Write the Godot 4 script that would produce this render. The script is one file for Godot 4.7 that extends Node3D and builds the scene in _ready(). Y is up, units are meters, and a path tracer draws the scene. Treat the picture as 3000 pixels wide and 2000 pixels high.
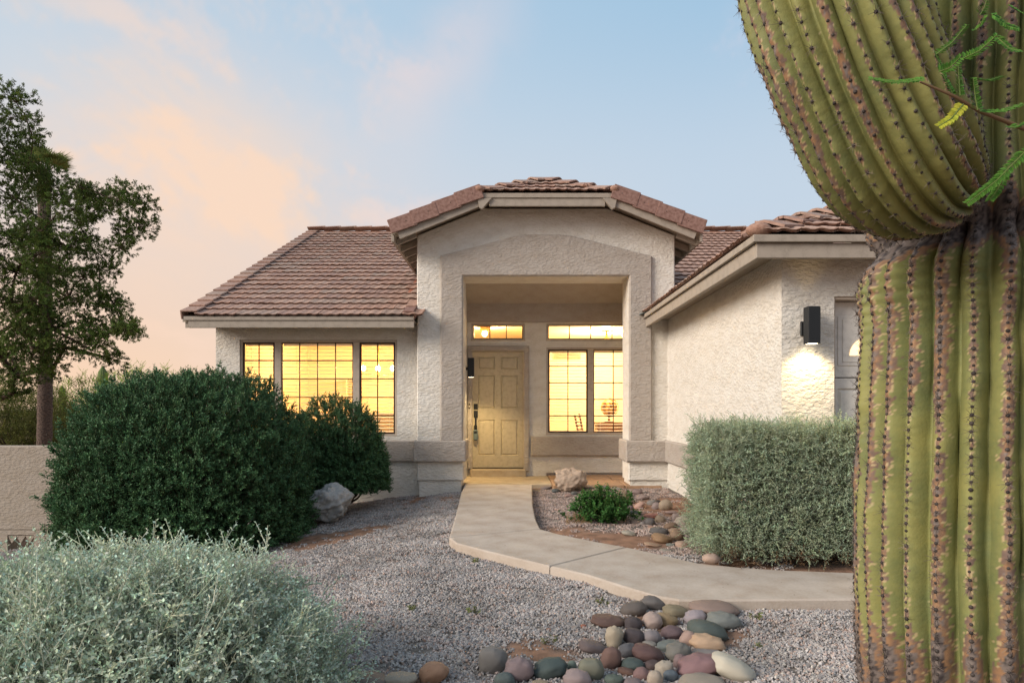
extends Node3D
# A stucco desert house at dusk. Lengths in metres; the camera stands at the origin of x and z and looks along -z.
# "d" below is always a distance in front of the camera plane, so z = -d.

const EYE := 1.4
const EXPOSURE := 1.65

class Builder:
	var v := PackedVector3Array()
	var n := PackedVector3Array()
	var c := PackedColorArray()
	var ix := PackedInt32Array()
	var tint := Color.WHITE
	var colored := false

	func vert(p: Vector3, nn: Vector3) -> int:
		v.append(p)
		n.append(nn)
		c.append(tint)
		return v.size() - 1

	func tri(a: Vector3, b: Vector3, d: Vector3, hint := Vector3.ZERO) -> void:
		var nn := (d - a).cross(b - a)
		if nn.length_squared() < 1e-18:
			return
		nn = nn.normalized()
		var i := v.size()
		if hint != Vector3.ZERO and nn.dot(hint) < 0.0:
			vert(a, -nn)
			vert(d, -nn)
			vert(b, -nn)
		else:
			vert(a, nn)
			vert(b, nn)
			vert(d, nn)
		ix.append_array(PackedInt32Array([i, i + 1, i + 2]))

	func quad(a: Vector3, b: Vector3, d: Vector3, e: Vector3, hint := Vector3.ZERO) -> void:
		tri(a, b, d, hint)
		tri(a, d, e, hint)

	# a box with chamfered edges, turned by basis b about its middle
	func box(mid: Vector3, size: Vector3, bev := 0.0, b := Basis.IDENTITY) -> void:
		var h := size * 0.5
		bev = minf(bev, minf(h.x, minf(h.y, h.z)) * 0.9)
		var pos := func(p: Vector3) -> Vector3: return mid + b * p
		for ax in 3:
			var u := (ax + 1) % 3
			var w := (ax + 2) % 3
			for s in [-1.0, 1.0]:
				var corners := []
				for k in [[-1, -1], [1, -1], [1, 1], [-1, 1]]:
					var p := Vector3.ZERO
					p[ax] = h[ax] * s
					p[u] = (h[u] - bev) * k[0]
					p[w] = (h[w] - bev) * k[1]
					corners.append(mid + b * p)
				var hint := Vector3.ZERO
				hint[ax] = s
				quad(corners[0], corners[1], corners[2], corners[3], b * hint)
		if bev <= 0.0:
			return
		for ax in 3:
			var u := (ax + 1) % 3
			var w := (ax + 2) % 3
			for su in [-1.0, 1.0]:
				for sw in [-1.0, 1.0]:
					var q := []
					for k in [[-1.0, 0], [1.0, 0], [1.0, 1], [-1.0, 1]]:
						var p := Vector3.ZERO
						p[ax] = (h[ax] - bev) * k[0]
						p[u] = (h[u] if k[1] == 0 else h[u] - bev) * su
						p[w] = (h[w] - bev if k[1] == 0 else h[w]) * sw
						q.append(mid + b * p)
					var hint := Vector3.ZERO
					hint[u] = su
					hint[w] = sw
					quad(q[0], q[1], q[2], q[3], b * hint)
		for sx in [-1.0, 1.0]:
			for sy in [-1.0, 1.0]:
				for sz in [-1.0, 1.0]:
					tri(mid + b * Vector3(h.x * sx, (h.y - bev) * sy, (h.z - bev) * sz), mid + b * Vector3((h.x - bev) * sx, h.y * sy, (h.z - bev) * sz), mid + b * Vector3((h.x - bev) * sx, (h.y - bev) * sy, h.z * sz), b * Vector3(sx, sy, sz))

	# a box given by its limits: x0..x1, y0..y1 and the distances d0 (near) .. d1 (far)
	func slab(x0: float, x1: float, y0: float, y1: float, d0: float, d1: float, bev := 0.0) -> void:
		box(Vector3((x0 + x1) / 2, (y0 + y1) / 2, -(d0 + d1) / 2), Vector3(absf(x1 - x0), absf(y1 - y0), absf(d1 - d0)), bev)

	# an outline in x and y pushed from d0 (near) to d1 (far), its near edge chamfered
	func prism(poly: PackedVector2Array, d0: float, d1: float, bev := 0.0) -> void:
		var m := poly.size()
		var area := 0.0
		for i in m:
			area += poly[i].cross(poly[(i + 1) % m])
		if area < 0.0:
			poly.reverse()
		var inner := PackedVector2Array()
		for i in m:
			var e0 := (poly[i] - poly[(i + m - 1) % m]).normalized()
			var e1 := (poly[(i + 1) % m] - poly[i]).normalized()
			var n0 := Vector2(-e0.y, e0.x)
			var n1 := Vector2(-e1.y, e1.x)
			inner.append(poly[i] + (n0 + n1) / maxf(0.3, 1.0 + n0.dot(n1)) * bev)
		var t := Geometry2D.triangulate_polygon(inner)
		var f := func(p: Vector2, d: float) -> Vector3: return Vector3(p.x, p.y, -d)
		for i in range(0, t.size(), 3):
			tri(f.call(inner[t[i]], d0), f.call(inner[t[i + 1]], d0), f.call(inner[t[i + 2]], d0), Vector3(0, 0, 1))
			tri(f.call(poly[t[i]], d1), f.call(poly[t[i + 1]], d1), f.call(poly[t[i + 2]], d1), Vector3(0, 0, -1))
		for i in m:
			var k := (i + 1) % m
			var e := (poly[k] - poly[i]).normalized()
			var out := Vector3(e.y, -e.x, 0)
			quad(f.call(poly[i], d0 + bev), f.call(poly[k], d0 + bev), f.call(poly[k], d1), f.call(poly[i], d1), out)
			if bev > 0.0:
				quad(f.call(inner[i], d0), f.call(inner[k], d0), f.call(poly[k], d0 + bev), f.call(poly[i], d0 + bev), out + Vector3(0, 0, 1))

	# rows of points as a smooth sheet; closed joins the last column to the first; flip turns it inside out
	func sheet(rows: Array, closed := false, flip := false, tints: Array = []) -> void:
		var nr := rows.size()
		var nc: int = rows[0].size()
		var base := v.size()
		for i in nr:
			for j in nc:
				var r0: PackedVector3Array = rows[maxi(i - 1, 0)]
				var r1: PackedVector3Array = rows[mini(i + 1, nr - 1)]
				var row: PackedVector3Array = rows[i]
				var ja := (j + nc - 1) % nc if closed else maxi(j - 1, 0)
				var jb := (j + 1) % nc if closed else mini(j + 1, nc - 1)
				var nn := (row[jb] - row[ja]).cross(r1[j] - r0[j])
				if flip:
					nn = -nn
				if tints.size():
					tint = tints[i][j]
				vert(row[j], nn.normalized() if nn.length_squared() > 1e-20 else Vector3.UP)
		for i in nr - 1:
			for j in (nc if closed else nc - 1):
				var a := base + i * nc + j
				var b := base + i * nc + (j + 1) % nc
				var d := b + nc
				var e := a + nc
				if flip:
					ix.append_array(PackedInt32Array([a, b, d, a, d, e]))
				else:
					ix.append_array(PackedInt32Array([a, d, b, a, e, d]))

	func tube(path: PackedVector3Array, radii: PackedFloat32Array, sides := 6, cap := true) -> void:
		var rows := []
		var up := Vector3(0.31, 0.12, 0.94).normalized()
		for i in path.size():
			var t := (path[mini(i + 1, path.size() - 1)] - path[maxi(i - 1, 0)]).normalized()
			if absf(t.dot(up)) > 0.97:
				up = Vector3(0.9, 0.3, -0.2).normalized()
			var a := up.cross(t).normalized()
			var b := t.cross(a)
			up = b
			var row := PackedVector3Array()
			for j in sides:
				var w := TAU * j / sides
				row.append(path[i] + (a * cos(w) + b * sin(w)) * radii[i])
			rows.append(row)
		sheet(rows, true)
		if cap:
			for k in [0, rows.size() - 1]:
				var dir := path[0] - path[1] if k == 0 else path[-1] - path[-2]
				for j in sides:
					tri(path[k], rows[k][j], rows[k][(j + 1) % sides], dir)

	# a profile of (radius, height) turned about the y axis at mid
	func lathe(mid: Vector3, profile: Array, sides := 20) -> void:
		var rows := []
		for p in profile:
			var row := PackedVector3Array()
			for j in sides:
				var w := TAU * j / sides
				row.append(mid + Vector3(cos(w) * p[0], p[1], -sin(w) * p[0]))
			rows.append(row)
		sheet(rows, true, false)

	# a leaf: a folded diamond from base a to tip b, w wide, facing nn
	func leaf(a: Vector3, b: Vector3, w: float, nn: Vector3) -> void:
		var side := (b - a).cross(nn).normalized() * w * 0.5
		var m := a.lerp(b, 0.5)
		var fold := nn * w * 0.14
		tri(a, m + side + fold, b, nn)
		tri(a, b, m - side + fold, nn)

	func mesh() -> ArrayMesh:
		var arr := []
		arr.resize(Mesh.ARRAY_MAX)
		arr[Mesh.ARRAY_VERTEX] = v
		arr[Mesh.ARRAY_NORMAL] = n
		if colored:
			arr[Mesh.ARRAY_COLOR] = c
		arr[Mesh.ARRAY_INDEX] = ix
		var m := ArrayMesh.new()
		m.add_surface_from_arrays(Mesh.PRIMITIVE_TRIANGLES, arr)
		return m


var M := {}          # materials by name
var taken := {}      # names in use at the top level

func at(px: float, py: float, d: float) -> Vector3:
	return Vector3((px - 1500.0) * d / 2000.0, EYE + (1200.0 - py) * d / 2000.0, -d)

func numbered(called: String) -> String:
	var k: int = taken.get(called, 0)
	taken[called] = k + 1
	return called if k == 0 else "%s_%03d" % [called, k]

func obj(called: String, b: Builder, m: Material, parent: Node = null) -> MeshInstance3D:
	return put(called, b.mesh(), m, parent)

func put(called: String, mesh: Mesh, m: Material, parent: Node = null, where := Transform3D.IDENTITY) -> MeshInstance3D:
	var o := MeshInstance3D.new()
	o.name = called if parent else numbered(called)
	o.mesh = mesh
	o.material_override = m
	o.transform = where
	(parent if parent else self).add_child(o, true)
	return o

func thing(called: String, label: String, category: String, where := Vector3.ZERO, group := "") -> Node3D:
	var o := Node3D.new()
	o.name = numbered(called)
	o.position = where
	add_child(o, true)
	return tag(o, label, category, group)

func part(called: String, parent: Node) -> Node3D:
	var o := Node3D.new()
	o.name = called
	parent.add_child(o, true)
	return o

func tag(o: Node, label: String, category: String, group := "") -> Node:
	o.set_meta("label", label)
	o.set_meta("category", category)
	if group:
		o.set_meta("group", group)
	return o

func setting(o: Node, label: String, category: String) -> Node:
	tag(o, label, category)
	o.set_meta("kind", "structure")
	return o

func scatter(called: String, mesh: Mesh, m: Material, spots: Array, tints: PackedColorArray, parent: Node) -> MultiMeshInstance3D:
	var mm := MultiMesh.new()
	mm.transform_format = MultiMesh.TRANSFORM_3D
	mm.use_colors = true
	mm.mesh = mesh
	mm.instance_count = spots.size()
	for i in spots.size():
		mm.set_instance_transform(i, spots[i])
		mm.set_instance_color(i, tints[i])
	var o := MultiMeshInstance3D.new()
	o.name = called
	o.multimesh = mm
	o.material_override = m
	parent.add_child(o, true)
	o.set_meta("kind", "stuff")
	return o

func rng(seed_value: int) -> RandomNumberGenerator:
	var r := RandomNumberGenerator.new()
	r.seed = seed_value
	return r

func ball(r: RandomNumberGenerator) -> Vector3:
	return Vector3(r.randfn(), r.randfn(), r.randfn()).normalized()

func frame_along(up: Vector3, spin: float, size: Vector3) -> Basis:
	var a := up.cross(Vector3(0.36, 0.2, 0.91) if absf(up.z) < 0.9 else Vector3.RIGHT).normalized()
	return Basis(a, up, a.cross(up)) * Basis(Vector3.UP, spin) * Basis.from_scale(size)

# ---------------------------------------------------------------- materials

func noise(kind: int, frequency: float, seed_value: int, octaves := 4, fractal := FastNoiseLite.FRACTAL_FBM) -> FastNoiseLite:
	var f := FastNoiseLite.new()
	f.noise_type = kind
	f.frequency = frequency
	f.seed = seed_value
	f.fractal_type = fractal
	f.fractal_octaves = octaves
	return f

# a seamless picture of mixed noises, each value (0..1) turned into a colour by ramp
func picture(size: int, layers: Array, ramp: Gradient) -> ImageTexture:
	var fields := []
	for l in layers:
		var im: Image = l[0].get_seamless_image(size, size, false, false, 0.15)
		fields.append([im.get_data(), l[1]])
	var total := 0.0
	for f in fields:
		total += f[1]
	var table := []
	for i in 256:
		var k := ramp.sample(i / 255.0)
		table.append([int(k.r * 255.0), int(k.g * 255.0), int(k.b * 255.0)])
	var out := PackedByteArray()
	out.resize(size * size * 3)
	for i in size * size:
		var s := 0.0
		for f in fields:
			s += f[0][i] * f[1]
		var k: Array = table[clampi(int(s / total), 0, 255)]
		out[i * 3] = k[0]
		out[i * 3 + 1] = k[1]
		out[i * 3 + 2] = k[2]
	return ImageTexture.create_from_image(Image.create_from_data(size, size, false, Image.FORMAT_RGB8, out))

func ramp(stops: Array) -> Gradient:
	var g := Gradient.new()
	var o := PackedFloat32Array()
	var k := PackedColorArray()
	for s in stops:
		o.append(s[0])
		k.append(s[1])
	g.offsets = o
	g.colors = k
	return g

func grey(a: float) -> Color:
	return Color(a, a, a)

func mat(called: String, color: Color, rough := 0.85, tex: Texture2D = null, scale := 1.0, relief: Texture2D = null, depth := 0.0, in_world := true) -> StandardMaterial3D:
	var m := StandardMaterial3D.new()
	m.resource_name = called
	m.albedo_color = color
	m.roughness = rough
	m.metallic_specular = 0.35
	if tex:
		m.albedo_texture = tex
	if relief:
		m.heightmap_enabled = true
		m.heightmap_texture = relief
		m.heightmap_scale = depth
	if tex or relief:
		m.uv1_triplanar = true
		m.uv1_world_triplanar = in_world
		m.uv1_triplanar_sharpness = 6.0
		m.uv1_scale = Vector3.ONE * scale
	M[called] = m
	return m

func tinted(called: String, rough := 0.7, back := 0.0) -> StandardMaterial3D:
	var m := StandardMaterial3D.new()
	m.resource_name = called
	m.vertex_color_use_as_albedo = true
	m.roughness = rough
	m.metallic_specular = 0.3
	if back > 0.0:
		m.backlight_enabled = true
		m.backlight = grey(back).linear_to_srgb()
	M[called] = m
	return m

func glow(called: String, color: Color, energy: float) -> StandardMaterial3D:
	var m := StandardMaterial3D.new()
	m.resource_name = called
	m.albedo_color = Color(0.9, 0.88, 0.8)
	m.emission_enabled = true
	m.emission = color
	m.emission_energy_multiplier = energy
	M[called] = m
	return m

func materials() -> void:
	var S := FastNoiseLite.TYPE_SIMPLEX_SMOOTH
	var trowel := noise(S, 0.016, 3, 5)
	trowel.domain_warp_enabled = true
	trowel.domain_warp_amplitude = 30.0
	trowel.domain_warp_frequency = 0.01
	var fine := noise(S, 0.07, 8, 3)
	# skip-trowel plaster: flat plateaus with torn edges between them
	var plaster := picture(1024, [[trowel, 1.0], [fine, 0.3]], ramp([[0.0, grey(0.0)], [0.36, grey(0.12)], [0.41, grey(0.3)], [0.5, grey(0.4)], [0.54, grey(0.62)], [0.63, grey(0.72)], [0.67, grey(0.92)], [1.0, grey(1.0)]]))
	var wash := picture(512, [[noise(S, 0.008, 21, 5), 1.0], [noise(S, 0.05, 22, 3), 0.5]], ramp([[0.0, Color8(232, 228, 222)], [0.4, Color8(248, 246, 243)], [0.75, Color8(255, 255, 255)], [1.0, Color8(244, 240, 236)]]))
	mat("stucco", Color8(219, 214, 205), 0.95, wash, 1.0, plaster, 0.8)
	mat("stucco_dark", Color8(174, 165, 156), 0.95, wash, 1.0, plaster, 0.85)
	mat("stucco_wall", Color8(163, 152, 139), 0.95, wash, 1.0, plaster, 0.6)
	var board := picture(512, [[noise(S, 0.02, 31, 4), 1.0], [noise(S, 0.12, 33, 2), 0.6]], ramp([[0.0, grey(0.84)], [0.5, grey(0.97)], [1.0, grey(1.0)]]))
	for k in ["stucco", "stucco_dark", "stucco_wall"]:
		M[k].uv1_scale = Vector3(0.8, 1.55, 0.8)
	mat("fascia", Color8(160, 149, 136), 0.7, board, 0.8)
	mat("soffit", Color8(160, 148, 132), 0.85, board, 0.8)
	mat("door_paint", Color8(186, 173, 147), 0.45, board, 1.1)
	mat("garage_paint", Color8(222, 217, 208), 0.5, board, 1.1)
	mat("frame_paint", Color8(186, 172, 156), 0.55, board, 1.0)
	mat("bronze", Color8(62, 46, 34), 0.45)
	mat("black_metal", Color8(34, 36, 38), 0.45)
	mat("dark_gap", Color8(40, 34, 28), 0.8)
	var grit := picture(512, [[noise(S, 0.18, 41, 2), 1.0], [noise(S, 0.02, 42, 4), 1.3]], ramp([[0.0, Color8(150, 128, 118)], [0.45, Color8(225, 214, 206)], [0.7, Color8(252, 246, 240)], [1.0, Color8(255, 250, 246)]]))
	var k := 0
	for t in [[172, 147, 136], [180, 156, 144], [165, 141, 132], [175, 147, 134], [169, 151, 141]]:
		mat("tile_%d" % k, Color8(t[0], t[1], t[2]), 0.85, grit, 1.7, grit, 0.25)
		k += 1
	mat("tile_edge", Color8(148, 121, 114), 0.85, grit, 1.7, grit, 0.25)
	mat("tile_new", Color8(176, 118, 96), 0.85, grit, 1.7, grit, 0.25)
	mat("mortar", Color8(168, 138, 124), 0.95, grit, 2.0, grit, 0.5)
	var cement := picture(1024, [[noise(S, 0.005, 51, 5), 1.2], [noise(S, 0.06, 52, 3), 0.5], [noise(FastNoiseLite.TYPE_CELLULAR, 0.05, 53, 2), 0.25]], ramp([[0.0, Color8(205, 194, 182)], [0.3, Color8(232, 225, 217)], [0.55, Color8(244, 240, 235)], [0.8, Color8(255, 252, 248)], [1.0, Color8(240, 230, 220)]]))
	mat("concrete", Color8(183, 173, 163), 0.9, cement, 0.6, fine_relief(), 0.15)
	mat("concrete_old", Color8(190, 175, 151), 0.85, cement, 0.9, fine_relief(), 0.12)
	mat("paver", Color8(172, 142, 116), 0.9, cement, 1.6, fine_relief(), 0.3)
	var soil := picture(1024, [[noise(S, 0.012, 61, 5), 1.0], [noise(S, 0.2, 62, 2), 0.7]], ramp([[0.0, grey(0.55)], [0.4, grey(0.82)], [0.6, grey(0.93)], [0.8, grey(1.0)], [1.0, Color8(255, 246, 238)]]))
	mat("soil", Color8(255, 255, 255), 1.0, soil, 0.5, soil, 1.5).vertex_color_use_as_albedo = true
	var stone := picture(512, [[noise(S, 0.015, 71, 5), 1.0], [noise(S, 0.15, 72, 2), 0.45]], ramp([[0.0, grey(0.5)], [0.3, grey(0.74)], [0.55, grey(0.94)], [0.8, grey(1.0)], [1.0, grey(0.86)]]))
	M["stone_tex"] = stone
	var bark := picture(512, [[noise(S, 0.03, 81, 4), 1.0], [noise(S, 0.12, 82, 2), 0.5]], ramp([[0.0, grey(0.35)], [0.5, grey(0.8)], [1.0, grey(1.0)]]))
	mat("bark", Color8(104, 84, 70), 0.95, bark, 2.0, bark, 1.5)
	mat("palm_bark", Color8(118, 100, 90), 0.95, bark, 1.2, bark, 3.0)
	mat("hill", Color8(150, 120, 112), 1.0, stone, 0.01)
	tinted("leaf_gloss", 0.5, 0.25)
	tinted("leaf_matte", 1.0, 0.25).metallic_specular = 0.15
	tinted("leaf_thin", 0.7, 0.5)
	tinted("chip", 0.9)
	var cactus := tinted("cactus", 0.55)
	cactus.heightmap_enabled = true
	cactus.heightmap_texture = bark
	cactus.heightmap_scale = 0.12
	cactus.uv1_triplanar = true
	cactus.uv1_scale = Vector3.ONE * 6.0
	tinted("spine", 0.6)
	mat("room_wall", Color8(238, 222, 188), 0.9)
	mat("room_floor", Color8(150, 112, 78), 0.7, board, 1.0)
	mat("white_trim", Color8(235, 230, 218), 0.6)
	var slat := mat("slat", Color8(240, 232, 214), 0.7)
	slat.backlight_enabled = true
	slat.backlight = Color(0.6, 0.55, 0.45)
	mat("wood", Color8(128, 84, 50), 0.5, board, 2.0)
	mat("cloth", Color8(206, 184, 148), 0.95)
	mat("brass", Color8(190, 150, 80), 0.35).metallic = 0.8
	mat("globe_print", Color8(196, 168, 96), 0.5, picture(256, [[noise(S, 0.02, 91, 4), 1.0]], ramp([[0.0, Color8(255, 240, 190)], [0.52, Color8(255, 236, 180)], [0.56, Color8(150, 96, 40)], [1.0, Color8(120, 76, 30)]])), 2.0, null, 0.0, false)
	mat("lock_grey", Color8(98, 112, 112), 0.55)
	var glass := StandardMaterial3D.new()
	glass.resource_name = "window_glass"
	glass.transparency = BaseMaterial3D.TRANSPARENCY_ALPHA
	glass.albedo_color = Color(1, 1, 1, 0.04)
	glass.roughness = 0.03
	M["glass"] = glass
	glow("lit_pane", Color8(255, 214, 150), 1.0)
	glow("lamp_glow", Color8(255, 236, 190), 9.0)
	glow("bulb_glow", Color8(255, 240, 200), 12.0)

func fine_relief() -> ImageTexture:
	if not M.has("relief_tex"):
		M["relief_tex"] = picture(512, [[noise(FastNoiseLite.TYPE_SIMPLEX_SMOOTH, 0.2, 55, 2), 1.0], [noise(FastNoiseLite.TYPE_SIMPLEX_SMOOTH, 0.03, 56, 3), 0.8]], ramp([[0.0, grey(0.0)], [1.0, grey(1.0)]]))
	return M["relief_tex"]

# ---------------------------------------------------------------- camera, sky and sun

func camera_and_light() -> void:
	var cam := Camera3D.new()
	cam.name = "camera"
	cam.position = Vector3(0, EYE, 0)
	cam.projection = Camera3D.PROJECTION_FRUSTUM
	cam.near = 0.05
	cam.far = 6000.0
	cam.size = 0.05                          # a 24 mm lens: half the height at one metre is 0.5 m
	cam.frustum_offset = Vector2(0, 0.005)   # lens raised, so that upright lines stay upright
	add_child(cam)
	cam.current = true
	var env := Environment.new()
	env.background_mode = Environment.BG_SKY
	var sky := Sky.new()
	var pano := PanoramaSkyMaterial.new()
	pano.panorama = dusk_sky()
	sky.sky_material = pano
	env.sky = sky
	env.background_energy_multiplier = 1.0 / EXPOSURE
	env.tonemap_mode = Environment.TONE_MAPPER_LINEAR
	env.tonemap_exposure = EXPOSURE
	env.sdfgi_enabled = true
	env.ssao_enabled = true
	env.ssil_enabled = true
	var we := WorldEnvironment.new()
	we.name = "world_environment"
	we.environment = env
	add_child(we)
	# the afterglow of a low sun, from beyond the left of the picture and a little behind the camera
	var sun := DirectionalLight3D.new()
	sun.name = "sun"
	sun.light_color = Color(1.0, 0.955, 0.905)
	sun.light_energy = 0.85
	sun.light_angular_distance = 30.0
	sun.shadow_enabled = true
	add_child(sun)
	sun.look_at_from_position(Vector3(-8.0, 4.2, 4.2), Vector3.ZERO, Vector3.UP)

func dusk_sky() -> ImageTexture:
	var w := 1536
	var h := 768
	var soft := noise(FastNoiseLite.TYPE_SIMPLEX_SMOOTH, 1.0, 11, 5)
	soft.domain_warp_enabled = true
	soft.domain_warp_amplitude = 0.35
	soft.domain_warp_frequency = 1.5
	var wisps := noise(FastNoiseLite.TYPE_SIMPLEX_SMOOTH, 1.0, 17, 5)
	wisps.domain_warp_enabled = true
	wisps.domain_warp_amplitude = 0.5
	wisps.domain_warp_frequency = 1.2
	var data := PackedFloat32Array()
	data.resize(w * h * 3)
	var high := Color8(160, 196, 224).srgb_to_linear()
	var mid := Color8(197, 213, 229).srgb_to_linear()
	var low := Color8(226, 216, 212).srgb_to_linear()
	var warm := Color8(255, 214, 178).srgb_to_linear()
	var peach := Color8(255, 220, 192).srgb_to_linear()
	var hazy := Color8(214, 222, 229).srgb_to_linear()
	var pink := Color8(238, 220, 226).srgb_to_linear()
	for j in h:
		var el := PI * (0.5 - (j + 0.5) / h)
		var e := rad_to_deg(el)
		for i in w:
			var az := TAU * (i + 0.5) / w
			var dir := Vector3(sin(az) * cos(el), sin(el), -cos(az) * cos(el))
			var k: Color
			if e > 16.0:
				k = mid.lerp(high, smoothstep(16.0, 34.0, e))
			else:
				k = low.lerp(mid, smoothstep(1.0, 17.0, e))
			# sunset side: away to the left
			var west := clampf(-dir.x * 0.85 + 0.12 * -dir.z + 0.1, 0.0, 1.0)
			k = k.lerp(warm, clampf(west * 1.25 * smoothstep(26.0, 0.0, e), 0.0, 0.9))
			k = k.lerp(hazy, clampf(west * 0.75 * smoothstep(8.0, 24.0, e), 0.0, 0.6))
			# thin cloud drawn out along the sky
			if e > -2.0:
				var q := dir / (dir.y + 0.28)
				var a := soft.get_noise_3d(q.x * 0.75, q.z * 0.75, 0.3)
				var b := wisps.get_noise_3d(q.x * 1.7 + q.z * 0.5, q.z * 0.9 - q.x * 0.9, 4.0)
				var cover := smoothstep(-0.06, 0.42, a + b * 0.42) * 0.55
				# one bank of lit cloud low over the left, one streak overhead
				var azs := wrapf(az, -PI, PI)
				var bank := exp(-pow((rad_to_deg(azs) + 24.0) / 10.5, 2.0) - pow((e - 16.5) / 7.0, 2.0))
				cover = clampf(cover + bank * (0.75 + b * 0.9), 0.0, 1.0)
				var streak := exp(-pow((rad_to_deg(azs) + 6.5 - (e - 26.0) * 0.5 + b * 6.0) / 3.6, 2.0) - pow((e - 28.0) / 6.0, 2.0))
				cover = clampf(cover + streak * (0.5 + b * 0.6), 0.0, 1.0)
				var lit := pink.lerp(peach, clampf(west * 1.5 + bank * 0.8 - 0.1, 0.0, 1.0))
				k = k.lerp(lit, cover * smoothstep(-2.0, 4.0, e) * 0.85)
			var o := (j * w + i) * 3
			data[o] = k.r
			data[o + 1] = k.g
			data[o + 2] = k.b
	return ImageTexture.create_from_image(Image.create_from_data(w, h, false, Image.FORMAT_RGBF, data.to_byte_array()))

# ---------------------------------------------------------------- ground and walkway

var lumps: FastNoiseLite
var patches: FastNoiseLite

func slab_y(d: float) -> float:
	return 0.05 + 0.02 * clampf(d, -3.0, 11.9)

func ground_y(x: float, d: float) -> float:
	var y = slab_y(d) - 0.085
	y -= 0.13 * clampf(-0.75 - x, 0.0, 7.0) * smoothstep(-0.6, -1.3, x)
	# the bed between the walkway and the house lies a little higher
	y += 0.05 * smoothstep(0.3, 0.8, x) * smoothstep(-0.3, 0.1, d - (6.4 - 0.55 * clampf(x, 0.0, 3.0)))
	if d < 14.0 and d > -2.0:
		y += lumps.get_noise_2d(x, d) * 0.02
	if d > 16.0:
		y -= minf((d - 16.0) * 0.02, 1.5)
	return y

# where the ray through a picture point meets the ground
func on_ground(px: float, py: float) -> Vector3:
	var d := 2.0
	while d < 14.0:
		var p = at(px, py, d)
		if p.y <= ground_y(p.x, d):
			return Vector3(p.x, ground_y(p.x, d), p.z)
		d += 0.02
	return at(px, py, d)

func on_slab(px: float, py: float) -> Vector2:
	var d = 1.35 / (0.02 - (1200.0 - py) / 2000.0)
	return Vector2((px - 1500.0) * d / 2000.0, d)

# bare red soil shows here (0 gravel .. 1 soil)
func bare(x: float, d: float) -> float:
	var k = patches.get_noise_2d(x, d) * 0.55
	var s = smoothstep(0.3, 0.48, k) * 0.3
	for b in [[-2.15, 7.7, 0.65], [-1.7, 8.0, 0.35], [0.35, 7.1, 0.55], [0.75, 6.6, 0.5], [1.15, 6.5, 0.5], [0.0, 8.1, 0.25], [1.9, 8.6, 0.8], [1.85, 5.35, 0.4], [2.5, 5.2, 0.5], [0.09, 3.88, 0.2], [0.22, 3.75, 0.2], [-0.45, 3.4, 0.15], [0.9, 4.3, 0.28], [1.25, 4.1, 0.22], [-1.35, 9.95, 0.45], [-0.9, 9.6, 0.3], [-5.5, 9.3, 1.0]]:
		var q = Vector2(x - b[0], d - b[1]).length() / b[2]
		s = maxf(s, 1.0 - smoothstep(0.55, 1.0, q + k))
	return s

func ground() -> void:
	lumps = noise(FastNoiseLite.TYPE_SIMPLEX_SMOOTH, 0.9, 5, 4)
	patches = noise(FastNoiseLite.TYPE_SIMPLEX_SMOOTH, 0.8, 6, 4)
	var xs = PackedFloat32Array()
	var x := -12.0
	while x < 8.0:
		xs.append(x)
		x += 0.1
	var ds = PackedFloat32Array()
	var d := -2.0
	while d < 14.0:
		ds.append(d)
		d += 0.1
	var step := 0.3
	while xs[0] > -2500.0:
		xs.insert(0, xs[0] - step)
		xs.append(xs[xs.size() - 1] + step)
		step *= 1.35
	step = 0.3
	while ds[ds.size() - 1] < 4000.0:
		ds.append(ds[ds.size() - 1] + step)
		step *= 1.35
	step = 0.3
	while ds[0] > -60.0:
		ds.insert(0, ds[0] - step)
		step *= 1.5
	var b := Builder.new()
	var rows = []
	var tints = []
	for dd in ds:
		var row = PackedVector3Array()
		var trow = []
		for xx in xs:
			row.append(Vector3(xx, ground_y(xx, dd), -dd))
			# grey rock dust under the gravel, red earth where it lies bare
			var earth = Color(0.33, 0.19, 0.125)
			if xx > -9.0 and xx < 4.0 and dd > 0.0 and dd < 10.4:
				earth = Color(0.24, 0.205, 0.18).lerp(earth, bare(xx, dd))
			trow.append(earth)
		rows.append(row)
		tints.append(trow)
	b.colored = true
	b.sheet(rows, false, false, tints)
	setting(obj("ground", b, M["soil"]), "reddish desert soil of the front yard under the gravel", "ground")
	gravel()
	walkway()
	hills()

func in_walk(x: float, d: float) -> bool:
	return Geometry2D.is_point_in_polygon(Vector2(x, d), walk_outline)

var walk_outline: PackedVector2Array

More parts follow.
